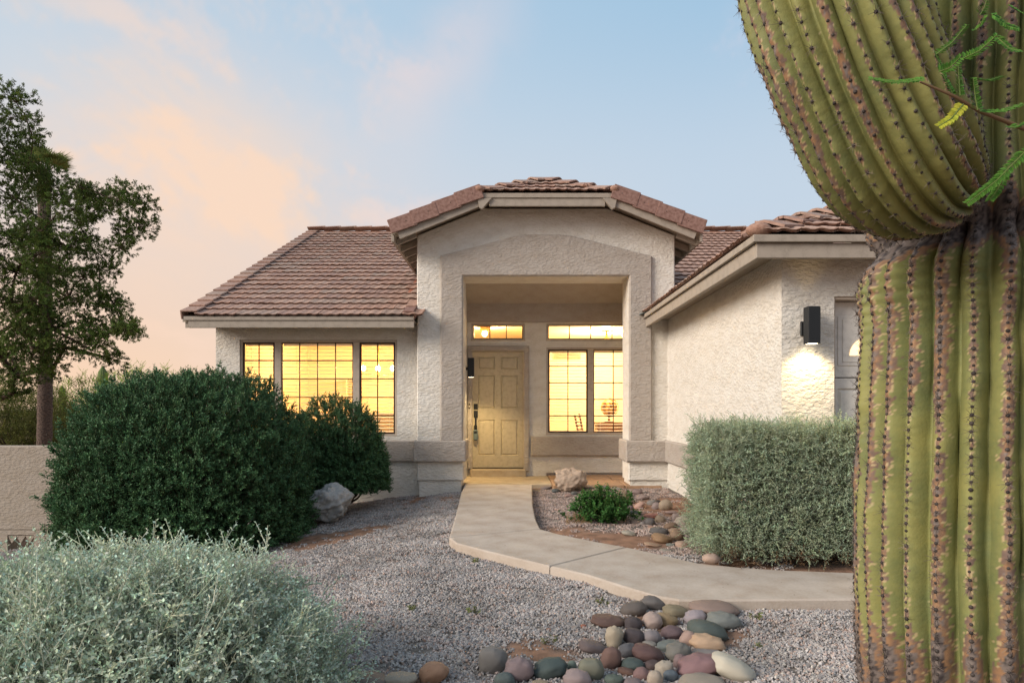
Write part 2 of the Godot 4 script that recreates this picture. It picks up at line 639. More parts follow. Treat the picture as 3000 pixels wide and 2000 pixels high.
func gravel() -> void:
	walk_lines()
	var r := rng(101)
	var clusters = []
	for variant in 4:
		var b := Builder.new()
		b.colored = true
		for k in 20:
			var s = r.randf_range(0.005, 0.0105)
			var p = Vector3(r.randfn() * 0.026, 0.0, r.randfn() * 0.026)
			p.y = s * r.randf_range(0.15, 0.8)
			var g = r.randf_range(0.25, 0.42)
			var hue = r.randf()
			var t = Color(g, g * 0.97, g * 0.96)
			if hue < 0.12:
				t = Color(g * 0.98, g * 0.76, g * 0.66)
			elif hue < 0.3:
				t = Color(g * 1.0, g * 0.92, g * 0.92)
			elif hue < 0.45:
				t = Color(g * 0.68, g * 0.69, g * 0.72)
			elif hue < 0.55:
				t = Color(g * 1.3, g * 1.26, g * 1.2)
			b.tint = t
			var q = Basis(ball(r), r.randf() * TAU)
			var e = []
			for ax in [Vector3.RIGHT, Vector3.LEFT, Vector3.UP, Vector3.DOWN, Vector3.BACK, Vector3.FORWARD]:
				e.append(p + q * ((ax + ball(r) * 0.32) * s * Vector3(1.25, 0.75, 1.0)))
			for f in [[0, 2, 4], [0, 2, 5], [0, 3, 4], [0, 3, 5], [1, 2, 4], [1, 2, 5], [1, 3, 4], [1, 3, 5]]:
				b.tri(e[f[0]], e[f[1]], e[f[2]], (e[f[0]] + e[f[1]] + e[f[2]]) / 3.0 - p)
		clusters.append(b.mesh())
	var spots = [[], [], [], []]
	var tints = [PackedColorArray(), PackedColorArray(), PackedColorArray(), PackedColorArray()]
	var tone = noise(FastNoiseLite.TYPE_SIMPLEX_SMOOTH, 1.3, 9, 3)
	for zone in [[-3.6, 2.3, 3.0, 6.0, 520.0], [-3.6, 2.3, 6.0, 10.5, 360.0], [-8.0, -3.6, 4.5, 10.3, 120.0]]:
		var count = int((zone[1] - zone[0]) * (zone[3] - zone[2]) * zone[4])
		for i in count:
			var x = r.randf_range(zone[0], zone[1])
			var d = r.randf_range(zone[2], zone[3])
			if in_walk(x, d) or r.randf() < bare(x, d) * 0.93:
				continue
			if d > 5.6 and x > 0.0 and r.randf() < 0.35:
				continue
			if d > 10.2 and x > -1.5:
				continue
			var v = r.randi() % 4
			var s = r.randf_range(0.8, 1.25)
			spots[v].append(Transform3D(Basis(Vector3.UP, r.randf() * TAU).scaled(Vector3.ONE * s), Vector3(x, ground_y(x, d) + 0.002, -d)))
			var g = 1.0 + tone.get_noise_2d(x, d) * 0.35 + r.randf_range(-0.1, 0.1)
			if d > 5.9 and x > -0.2:
				g *= 0.95
				tints[v].append(Color(g * 1.12, g * 0.92, g * 0.82))
				continue
			tints[v].append(Color(g * 1.03, g * 0.98, g * 0.94) if r.randf() > 0.1 else Color(g * 1.05, g * 0.88, g * 0.8))
	var o = Node3D.new()
	o.name = "gravel"
	add_child(o)
	tag(o, "loose grey and mauve crushed gravel covering the yard", "gravel")
	o.set_meta("kind", "stuff")
	for v in 4:
		scatter("chips", clusters[v], M["chip"], spots[v], tints[v], o)

var walk_left: Array
var walk_right: Array

func walk_lines() -> void:
	# picture points of the two edges, from the porch down to the driveway side
	var far_side = [[1560, 1420], [1559, 1440], [1561, 1480], [1570, 1522], [1584, 1549], [1640, 1565], [1740, 1585], [1835, 1602], [1960, 1629], [2045, 1649], [2170, 1662], [2300, 1670], [2520, 1678], [2900, 1682]]
	var near_side = [[1362, 1416], [1352, 1440], [1336, 1505], [1320, 1560], [1314, 1574], [1335, 1590], [1420, 1612], [1510, 1634], [1610, 1658], [1720, 1683], [1830, 1718], [1925, 1746], [1990, 1756], [2050, 1757], [2300, 1755], [2520, 1753], [2900, 1750]]
	walk_left = near_side.map(func(p): return on_slab(p[0], p[1]))
	walk_right = far_side.map(func(p): return on_slab(p[0], p[1]))
	walk_outline = PackedVector2Array(walk_left)
	var back = walk_right.duplicate()
	back.reverse()
	walk_outline.append_array(PackedVector2Array(back))

func flat_piece(called: String, poly: PackedVector2Array, m: Material, parent: Node, thick: float, lift: float) -> void:
	# poly in (x, d); the top follows the gentle fall of the walkway
	var b := Builder.new()
	var n = poly.size()
	var area := 0.0
	for i in n:
		area += poly[i].cross(poly[(i + 1) % n])
	if area < 0.0:
		poly.reverse()
	var bev := 0.012
	var inner = PackedVector2Array()
	for i in n:
		var e0 = (poly[i] - poly[(i + n - 1) % n]).normalized()
		var e1 = (poly[(i + 1) % n] - poly[i]).normalized()
		var n0 = Vector2(-e0.y, e0.x)
		var n1 = Vector2(-e1.y, e1.x)
		inner.append(poly[i] + (n0 + n1) / maxf(0.4, 1.0 + n0.dot(n1)) * bev)
	var t = Geometry2D.triangulate_polygon(inner)
	var top = func(p: Vector2, drop: float) -> Vector3: return Vector3(p.x, slab_y(p.y) + lift - drop, -p.y)
	for i in range(0, t.size(), 3):
		b.tri(top.call(inner[t[i]], 0.0), top.call(inner[t[i + 1]], 0.0), top.call(inner[t[i + 2]], 0.0), Vector3.UP)
	for i in n:
		var k = (i + 1) % n
		var e = (poly[k] - poly[i]).normalized()
		var out = Vector3(e.y, 0, e.x)
		b.quad(top.call(inner[i], 0.0), top.call(inner[k], 0.0), top.call(poly[k], bev), top.call(poly[i], bev), out + Vector3.UP)
		b.quad(top.call(poly[i], bev), top.call(poly[k], bev), top.call(poly[k], thick), top.call(poly[i], thick), out)
	obj(called, b, m, parent)

func walkway() -> void:
	var o = Node3D.new()
	o.name = "walkway"
	add_child(o)
	setting(o, "pale concrete walkway curving from the front door to the driveway side", "walkway")
	# three pours with a joint between them
	var cut = func(l0: int, l1: int, r0: int, r1: int) -> PackedVector2Array:
		var p = PackedVector2Array()
		for i in range(l0, l1 + 1):
			p.append(walk_left[i])
		for i in range(r1, r0 - 1, -1):
			p.append(walk_right[i])
		return p
	var pieces = [cut.call(0, 4, 0, 4), cut.call(4, 8, 4, 7), cut.call(8, 16, 7, 13)]
	for i in 3:
		var p: PackedVector2Array = pieces[i]
		# a saw cut between pours
		var mid = Vector2.ZERO
		for q in p:
			mid += q / p.size()
		var shrunk = PackedVector2Array()
		for q in p:
			shrunk.append(q)
		var ends = []
		if i > 0:
			ends.append_array([0, p.size() - 1])
		if i < 2:
			var last: int = [4, 4, 8][i]
			ends.append_array([last, last + 1])
		for e in ends:
			shrunk[e] = p[e] + (mid - p[e]).normalized() * 0.006
		flat_piece("slab", shrunk, M["concrete"], o, 0.14, 0.0)
	# bits of dry leaf and grit lying on the concrete
	var rl = rng(77)
	var bit := Builder.new()
	bit.colored = true
	bit.tint = Color(0.16, 0.11, 0.07)
	bit.leaf(Vector3.ZERO, Vector3(0.016, 0.003, 0.004), 0.007, Vector3.UP)
	bit.tint = Color(0.3, 0.25, 0.2)
	bit.leaf(Vector3(0.006, 0.001, 0.01), Vector3(0.014, 0.003, 0.014), 0.005, Vector3.UP)
	var spots = []
	var tints = PackedColorArray()
	while spots.size() < 150:
		var x = rl.randf_range(-1.0, 2.6)
		var d = rl.randf_range(4.5, 10.0)
		if in_walk(x, d):
			spots.append(Transform3D(Basis(Vector3.UP, rl.randf() * TAU).scaled(Vector3.ONE * rl.randf_range(0.35, 1.0)), Vector3(x, slab_y(d) + 0.003, -d)))
			tints.append(Color.WHITE * rl.randf_range(0.5, 1.3))
	var lit = Node3D.new()
	lit.name = "leaf_litter"
	add_child(lit)
	tag(lit, "dry leaf bits and grit scattered on the concrete walkway", "litter")
	lit.set_meta("kind", "stuff")
	scatter("bits", bit.mesh(), M["leaf_matte"], spots, tints, lit)
	# porch slab and its door step
	var b := Builder.new()
	b.slab(-0.79, 0.62, 0.1, 0.247, on_slab(1362, 1416).y + 0.005, 11.9, 0.008)
	var porch = obj("porch_floor", b, M["concrete_old"])
	setting(porch, "stained concrete porch floor in front of the door", "porch floor")
	b = Builder.new()
	b.slab(-0.72, 0.24, 0.2, 0.372, 11.72, 11.95, 0.01)
	setting(obj("door_step", b, M["concrete_old"]), "low concrete step under the front door", "step")
	# flat stones beside it
	var p = Node3D.new()
	p.name = "porch_paving"
	add_child(p)
	setting(p, "flat brown paving stones on the porch beside the door slab", "paving")
	var r := rng(7)
	var row_d = [10.28, 10.86, 11.36, 11.88]
	for j in 3:
		var x := 0.616
		while x < 1.95:
			var wide = r.randf_range(0.44, 0.6)
			var x1 = minf(x + wide, 2.28)
			b = Builder.new()
			var y = 0.262 + r.randf_range(-0.008, 0.008)
			b.slab(x + 0.008, x1 - 0.008, 0.12, y, row_d[j] + 0.008, row_d[j + 1] - 0.008, 0.012)
			obj("paver", b, M["paver"], p)
			x = x1

func hills() -> void:
	var b := Builder.new()
	var rows = []
	var f = noise(FastNoiseLite.TYPE_SIMPLEX_SMOOTH, 0.006, 14, 5, FastNoiseLite.FRACTAL_RIDGED)
	for i in 18:
		var row = PackedVector3Array()
		for j in 90:
			var x = -1300.0 + j * 24.0
			var dd = 1500.0 + i * 30.0
			var shape = exp(-pow((x + 560.0) / 130.0, 2.0)) * 120.0 + exp(-pow((x + 380.0) / 90.0, 2.0)) * 60.0
			var y = shape * sin(PI * i / 17.0) * (0.75 + 0.35 * f.get_noise_2d(x, dd)) - 3.0
			row.append(Vector3(x, y, -dd))
		rows.append(row)
	b.sheet(rows)
	setting(obj("hills", b, M["hill"]), "distant reddish mountain low on the horizon beside the house", "hills")

# ---------------------------------------------------------------- the house

const PITCH := 0.452
var house: Node3D

# one concrete roof tile: two shallow waves across, thick lower edge. x across, z down the slope towards the eave, y off the roof
func tile_mesh(width: float, length: float, seed_value: int, flat := false) -> ArrayMesh:
	var b := Builder.new()
	var r := rng(seed_value)
	var m := 8
	var top0 = PackedVector3Array()
	var top1 = PackedVector3Array()
	for i in m + 1:
		var u = float(i) / m
		var wave = 0.0 if flat else 0.0065 * sin(u * TAU * 2.0 + 0.8)
		top0.append(Vector3((u - 0.5) * width, wave + 0.03, -length))
		top1.append(Vector3((u - 0.5) * width, wave + 0.034 + r.randf_range(-0.001, 0.001), r.randf_range(-0.004, 0.004)))
	for i in m:
		var low = Vector3(0, -0.03, 0)
		b.quad(top0[i], top0[i + 1], top1[i + 1], top1[i], Vector3.UP)
		var lip0 = top1[i] + Vector3(0, -0.007, 0.006)
		var lip1 = top1[i + 1] + Vector3(0, -0.007, 0.006)
		b.quad(top1[i], top1[i + 1], lip1, lip0, Vector3(0, 1, 1))
		b.quad(lip0, lip1, top1[i + 1] + low + Vector3(0, 0, -0.028), top1[i] + low + Vector3(0, 0, -0.028), Vector3(0, -1, 1))
		b.quad(top0[i] + low, top0[i + 1] + low, top1[i + 1] + low, top1[i] + low, Vector3.DOWN)
	for e in [0, m]:
		b.quad(top0[e], top1[e], top1[e] + Vector3(0, -0.03, 0), top0[e] + Vector3(0, -0.03, 0), Vector3(-1 if e == 0 else 1, 0, 0))
	return b.mesh()

# an angled cap for ridges, hips and rakes, lying along z, open side down
func cap_mesh(half: float, drop: float, length: float) -> ArrayMesh:
	var b := Builder.new()
	var t := 0.022
	var sec = [Vector2(-half, -drop), Vector2(-half * 0.12, 0.0), Vector2(half * 0.12, 0.0), Vector2(half, -drop)]
	for i in 3:
		var p: Vector2 = sec[i]
		var q: Vector2 = sec[i + 1]
		var e = (q - p).normalized()
		var up = Vector3(-e.y, e.x, 0)
		var f = func(k: Vector2, z: float, down: float) -> Vector3: return Vector3(k.x, k.y, z) - up * down
		b.quad(f.call(p, 0, 0), f.call(q, 0, 0), f.call(q, -length, 0), f.call(p, -length, 0), up)
		b.quad(f.call(p, 0, t), f.call(q, 0, t), f.call(q, -length, t), f.call(p, -length, t), -up)
		b.quad(f.call(p, 0, 0), f.call(q, 0, 0), f.call(q, 0, t), f.call(p, 0, t), Vector3(0, 0, 1))
		b.quad(f.call(p, -length, 0), f.call(q, -length, 0), f.call(q, -length, t), f.call(p, -length, t), Vector3(0, 0, -1))
		if i == 0:
			b.quad(f.call(p, 0, 0), f.call(p, -length, 0), f.call(p, -length, t), f.call(p, 0, t), -Vector3(e.x, e.y, 0))
		if i == 2:
			b.quad(f.call(q, 0, 0), f.call(q, -length, 0), f.call(q, -length, t), f.call(q, 0, t), Vector3(e.x, e.y, 0))
	return b.mesh()

# an L-shaped rake piece: a flat top and a deep face hanging down on its outer (-x) side
func rake_mesh(wide: float, deep: float, length: float, side := 1.0) -> ArrayMesh:
	var b := Builder.new()
	b.box(Vector3(side * wide / 2, -0.012, -length / 2), Vector3(wide, 0.026, length), 0.006)
	b.box(Vector3(side * 0.012, -deep / 2 - 0.024, -length / 2), Vector3(0.026, deep, length), 0.006)
	return b.mesh()

var tile_set = []
var tile_mats = []

func lay(parent: Node, mesh: Mesh, called: String, m: Material, where: Vector3, right: Vector3, up_slope: Vector3, tilt := 0.0) -> void:
	var z = -up_slope.normalized()
	var y = z.cross(right.normalized()).normalized()
	var bs = Basis(right.normalized(), y, z) * Basis(Vector3.RIGHT, tilt)
	put(called, mesh, m, parent, Transform3D(bs, where))

# courses of tiles over a slope; keep(x_along, run) says which are laid
func courses(parent: Node, origin: Vector3, right: Vector3, up_slope: Vector3, along: float, rows: int, keep: Callable, shift := 0.0, singly := true, seed_value := 1) -> void:
	var r := rng(seed_value)
	var w := 0.302
	var z = -up_slope.normalized()
	var y = z.cross(right.normalized()).normalized()
	var merged = SurfaceTool.new()
	for i in rows:
		var off = (0.5 if i % 2 else 0.0) * w + shift
		var j := -1
		while (j + 0.5) * w + off < along - w * 0.3:
			var u = (j + 0.5) * w + off
			if u > 0.02 and keep.call(u, i * 0.3):
				var lift = r.randf_range(-0.004, 0.004)
				var p = origin + right.normalized() * (u + r.randf_range(-0.002, 0.002)) + up_slope.normalized() * (i * 0.3 + r.randf_range(-0.004, 0.004)) + y * (0.03 + lift)
				var mesh: Mesh = tile_set[r.randi() % tile_set.size()]
				var m: Material = tile_mats[r.randi() % tile_mats.size()]
				if singly:
					var bs = Basis(right.normalized(), y, z) * Basis(Vector3.RIGHT, -0.092 + r.randf_range(-0.006, 0.006)) * Basis(Vector3.UP, r.randf_range(-0.006, 0.006))
					put("tile", mesh, m, parent, Transform3D(bs, p))
				else:
					merged.append_from(mesh, 0, Transform3D(Basis(right.normalized(), y, z) * Basis(Vector3.RIGHT, -0.092), p))
			j += 1
	if not singly:
		var o = put("more_tiles", merged.commit(), tile_mats[0], parent)
		o.set_meta("kind", "stuff")

func deck(parent: Node, corners: Array, thick: float, m: Material) -> void:
	var b := Builder.new()
	var n = (corners[1] - corners[0]) as Vector3
	n = n.cross(corners[2] - corners[0]).normalized()
	if n.y < 0.0:
		n = -n
	var k = corners.size()
	var low = corners.map(func(p): return p - Vector3(0, thick, 0))
	var mid = Vector3.ZERO
	for p in corners:
		mid += p / k
	for i in range(1, k - 1):
		b.tri(corners[0], corners[i], corners[i + 1], n)
		b.tri(low[0], low[i], low[i + 1], -n)
	for i in k:
		var j = (i + 1) % k
		b.quad(corners[i], corners[j], low[j], low[i], (corners[i] + corners[j]) / 2.0 - mid)
	obj("deck", b, m, parent)

func build_house() -> void:
	house = thing("house", "single-storey cream stucco house with brown tile roof and arched entry portico", "house")
	for i in 4:
		tile_set.append(tile_mesh(0.297, 0.37, 300 + i))
	for i in 5:
		tile_mats.append(M["tile_%d" % i])
	walls()
	bands()
	main_roof()
	portico_roof()
	garage_roof()
	openings()
	garage_front()
	rooms()

func piece(called: String, m: String, f: Callable, parent: Node = null) -> MeshInstance3D:
	var b := Builder.new()
	f.call(b)
	return obj(called, b, M[m], parent if parent else house)

func walls() -> void:
	var w := part("wall", house)
	w.set_meta("label", "cream skip-trowel stucco walls of the house")
	# left wing, with its window opening
	piece("wing_wall", "stucco", func(b):
		b.slab(-4.56, -4.194, -1.2, 2.8, 10.5, 10.7)
		b.slab(-1.769, -1.43, -1.2, 2.8, 10.5, 10.7)
		b.slab(-4.194, -1.769, 2.476, 2.8, 10.5, 10.7)
		b.slab(-4.194, -1.769, -1.2, 0.99, 10.5, 10.7), w)
	# gable end and back of the house
	piece("gable_wall", "stucco", func(b):
		b.slab(-4.56, -4.36, -1.5, 2.8, 10.7, 22.0)
		b.slab(-4.36, 9.0, -1.5, 2.8, 21.8, 22.0)
		var k = func(p): return Vector3(p[0], p[1], -p[2])
		for x in [-4.56, -4.36]:
			b.tri(k.call([x, 2.8, 10.5]), k.call([x, 2.8, 22.0]), k.call([x, 5.3, 16.3]), Vector3(-1 if x < -4.5 else 1, 0, 0)), w)
	# portico front, one wall with a tall opening
	var top = EYE
	piece("portico_wall", "stucco", func(b):
		b.prism(PackedVector2Array([Vector2(-1.43, 0.333), Vector2(-1.43, top + 2.62), Vector2(-0.42, top + 3.03), Vector2(1.43, top + 3.03), Vector2(2.45, top + 2.62), Vector2(2.45, 0.333), Vector2(1.754, 0.333), Vector2(1.754, top + 2.0), Vector2(-0.733, top + 2.0), Vector2(-0.733, 0.333)]), 10.26, 10.82, 0.015), w)
	piece("portico_side", "stucco", func(b):
		b.slab(-1.43, -0.78, -0.9, top + 2.62, 10.82, 12.1)
		b.slab(-1.43, -1.23, 2.9, top + 2.62, 12.1, 14.0), w)
	piece("portico_side", "stucco", func(b): b.slab(2.25, 2.45, 2.9, top + 2.62, 10.82, 14.0), w)
	# foundation set back under the wall
	piece("foundation", "stucco", func(b): b.slab(-1.40, -0.765, -0.9, 0.333, 10.29, 10.85), w)
	piece("foundation", "stucco", func(b):
		b.slab(1.785, 2.40, -0.2, 0.333, 10.29, 10.85), w)
	# raised darker surround of the opening
	piece("arch_surround", "stucco_dark", func(b):
		b.prism(PackedVector2Array([Vector2(-1.073, 0.93), Vector2(-1.073, top + 2.308), Vector2(-0.5, top + 2.455), Vector2(0.036, top + 2.6), Vector2(0.2, top + 2.62), Vector2(0.349, top + 2.628), Vector2(0.7, top + 2.626), Vector2(0.851, top + 2.612), Vector2(1.02, top + 2.575), Vector2(2.097, top + 2.303), Vector2(2.097, 0.93), Vector2(1.757, 0.93), Vector2(1.757, top + 2.003), Vector2(-0.736, top + 2.003), Vector2(-0.736, 0.93)]), 10.205, 10.27, 0.018), house).set_meta("label", "raised taupe stucco surround framing the portico opening")
	# the wall with the front door, built round its openings
	piece("entry_wall", "stucco", func(b):
		b.slab(-0.78, -0.708, 0.2, 3.6, 11.9, 12.1)
		b.slab(-0.708, 0.222, 2.906, 3.6, 11.9, 12.1)
		b.slab(-0.708, 0.222, 2.43, 2.602, 11.9, 12.1)
		b.slab(0.21, 0.222, 0.2, 2.43, 11.9, 12.1)
		b.slab(0.222, 0.60, 0.2, 3.6, 11.9, 12.1)
		b.slab(0.60, 2.155, 2.906, 3.6, 11.9, 12.1)
		b.slab(0.60, 2.155, 2.486, 2.602, 11.9, 12.1)
		b.slab(0.60, 2.155, 0.3, 0.968, 11.9, 12.1)
		b.slab(2.155, 2.36, 0.3, 3.6, 11.9, 12.1), w)
	piece("entry_header", "stucco_dark", func(b):
		b.slab(-0.78, 2.34, 2.925, 3.3, 11.8, 11.897), w)
	piece("porch_ceiling", "stucco_dark", func(b):
		var k = [Vector3(-0.79, 3.52, -10.8), Vector3(2.36, 3.52, -10.8), Vector3(2.36, 3.237, -11.81), Vector3(-0.79, 3.237, -11.81)]
		b.quad(k[0], k[1], k[2], k[3], Vector3.DOWN)
		var u = Vector3(0, 0.1, 0)
		b.quad(k[0] + u, k[1] + u, k[2] + u, k[3] + u, Vector3.UP), w)
	# garage: long side wall and front
	piece("garage_side_wall", "stucco", func(b):
		b.slab(2.34, 2.54, 0.29, 2.9, 5.925, 11.9), w)
	piece("garage_foundation", "stucco", func(b):
		b.slab(2.37, 2.5, -0.3, 0.287, 5.95, 11.9), w)
	piece("garage_front_wall", "stucco", func(b):
		b.slab(2.3405, 2.797, 0.291, 2.79, 5.92, 6.12)
		b.slab(2.797, 7.5, 2.383, 2.79, 5.92, 6.12)
		b.slab(7.5, 8.6, -0.3, 2.79, 5.922, 6.12)
		b.slab(8.4, 8.6, -0.3, 2.79, 6.12, 22.0), w)

func bands() -> void:
	var t := part("trim_band", house)
	t.set_meta("label", "raised taupe stucco band along the foot of the walls")
	piece("wing_band", "stucco_dark", func(b): b.slab(-4.60, -1.38, 0.604, 0.93, 10.45, 10.52, 0.014), t)
	piece("wing_skirt", "stucco", func(b): b.slab(-4.575, -1.41, -1.2, 0.32, 10.515, 10.56), t)
	piece("pillar_band", "stucco_dark", func(b): b.slab(-1.479, -0.69, 0.619, 0.942, 10.175, 10.87, 0.016), t)
	piece("pillar_band", "stucco_dark", func(b): b.slab(1.70, 2.36, 0.619, 0.942, 10.175, 10.87, 0.016), t)
	piece("garage_band", "stucco_dark", func(b): b.slab(2.285, 2.36, 0.62, 0.941, 5.86, 10.2, 0.016), t)
	piece("garage_band", "stucco_dark", func(b): b.slab(2.284, 2.80, 0.62, 0.941, 5.862, 5.95, 0.016), t)
	piece("window_band", "stucco_dark", func(b): b.slab(0.33, 2.335, 0.60, 0.938, 11.835, 11.95, 0.016), t)
	piece("entry_skirt", "stucco_dark", func(b): b.slab(0.30, 2.335, 0.2, 0.30, 11.93, 11.98), t)
	# stucco moulding round the door
	piece("door_surround", "stucco_dark", func(b): b.prism(PackedVector2Array([Vector2(-0.775, 0.37), Vector2(-0.775, 2.51), Vector2(0.3, 2.51), Vector2(0.3, 0.33), Vector2(0.205, 0.33), Vector2(0.205, 2.425), Vector2(-0.70, 2.425), Vector2(-0.70, 0.37)]), 11.845, 11.91, 0.012), t)

func eave_boards(parent: Node, x0: float, x1: float, d: float, y: float) -> void:
	# an upper drip board and the deeper fascia under it
	piece("fascia_board", "fascia", func(b): b.slab(x0, x1, y - 0.058, y, d, d + 0.03, 0.004), parent)
	piece("fascia_board", "fascia", func(b): b.slab(x0 + 0.06, x1 - 0.0, y - 0.165, y - 0.059, d + 0.018, d + 0.06, 0.004), parent)

func main_roof() -> void:
	var roof := part("main_roof", house)
	roof.set_meta("label", "brown concrete tile roof of the left wing and main house")
	var e = Vector3(-4.83, 2.745, -10.0)
	var up = Vector3(0, PITCH, -1).normalized()
	var rise = 6.33 * PITCH
	deck(roof, [e, Vector3(-1.5, e.y, -10.0), Vector3(-1.5, e.y + rise, -16.33), Vector3(-4.83, e.y + rise, -16.33)], 0.06, M["soffit"])
	deck(roof, [Vector3(-1.5, e.y + PITCH * 2.2, -12.2), Vector3(2.46, e.y + PITCH * 2.2, -12.2), Vector3(2.46, e.y + rise, -16.33), Vector3(-1.5, e.y + rise, -16.33)], 0.06, M["tile_0"])
	deck(roof, [Vector3(2.46, e.y + PITCH * 0.9, -10.9), Vector3(9.0, e.y + PITCH * 0.9, -10.9), Vector3(9.0, e.y + rise, -16.33), Vector3(2.46, e.y + rise, -16.33)], 0.06, M["tile_0"])
	deck(roof, [Vector3(-4.83, e.y + rise, -16.33), Vector3(9.0, e.y + rise, -16.33), Vector3(9.0, e.y, -22.6), Vector3(-4.83, e.y, -22.6)], 0.06, M["tile_0"])
	courses(roof, e + Vector3(0.12, 0.0, 0.04), Vector3.RIGHT, up, 3.40, 23, func(u, run): return true, 0.08, true, 41)
	courses(roof, Vector3(2.46, e.y + PITCH * 0.9, -10.9), Vector3.RIGHT, up, 4.2, 20, func(u, run): return true, 0.1, false, 42)
	# rake tiles stepping up the gable edge
	var rk = rake_mesh(0.25, 0.11, 0.33)
	for i in 23:
		lay(roof, rk, "rake_tile", tile_mats[(i * 3) % 5], e + Vector3(-0.02, 0.105, 0.05) + up * (i * 0.302), Vector3.RIGHT, up, -0.085)
	# ridge caps
	var cp = cap_mesh(0.15, 0.055, 0.43)
	for i in 36:
		var x = -4.86 + i * 0.37
		lay(roof, cp, "ridge_tile", tile_mats[(i * 2) % 5], Vector3(x, e.y + rise + 0.062, -16.33), Vector3(0, 0, -1), Vector3(1, 0, 0), -0.05)
	piece("ridge_bed", "mortar", func(b): b.slab(-4.8, 9.0, e.y + rise - 0.06, e.y + rise + 0.045, 16.25, 16.41), roof)
	eave_boards(roof, -4.80, -1.435, 9.965, 2.765)
	piece("soffit", "soffit", func(b): b.slab(-4.74, -1.44, 2.70, 2.712, 10.062, 10.5), roof)
	# barge board under the rake
	piece("barge_board", "fascia", func(b):
		var q = [Vector3(-4.80, 2.70, -10.02), Vector3(-4.80, 2.70 + rise, -16.35), Vector3(-4.80, 2.56 + rise, -16.35), Vector3(-4.80, 2.60, -10.02)]
		b.quad(q[0], q[1], q[2], q[3], Vector3.LEFT)
		var s = Vector3(0.04, 0, 0)
		b.quad(q[0] + s, q[1] + s, q[2] + s, q[3] + s, Vector3.RIGHT)
		b.quad(q[0], q[0] + s, q[3] + s, q[3], Vector3(0, 0, 1)), roof)
	# the short finished end of the eave beside the portico
	var rk2 = rake_mesh(0.16, 0.12, 0.34, -1.0)
	for i in 2:
		lay(roof, rk2, "end_tile", M["tile_3" if i else "tile_edge"], Vector3(-1.435, 2.845, -9.975) + up * (i * 0.3), Vector3.RIGHT, up, -0.08)
	# a replaced, redder tile against the portico wall
	for i in 5:
		lay(roof, tile_set[i % 4], "tile", M["tile_new"], Vector3(-1.54, e.y + 0.016, -9.96) + up * (0.3 * (i * 2 + 4) + 0.012) + Vector3(0, 0.007, 0), Vector3.RIGHT, up, -0.075)

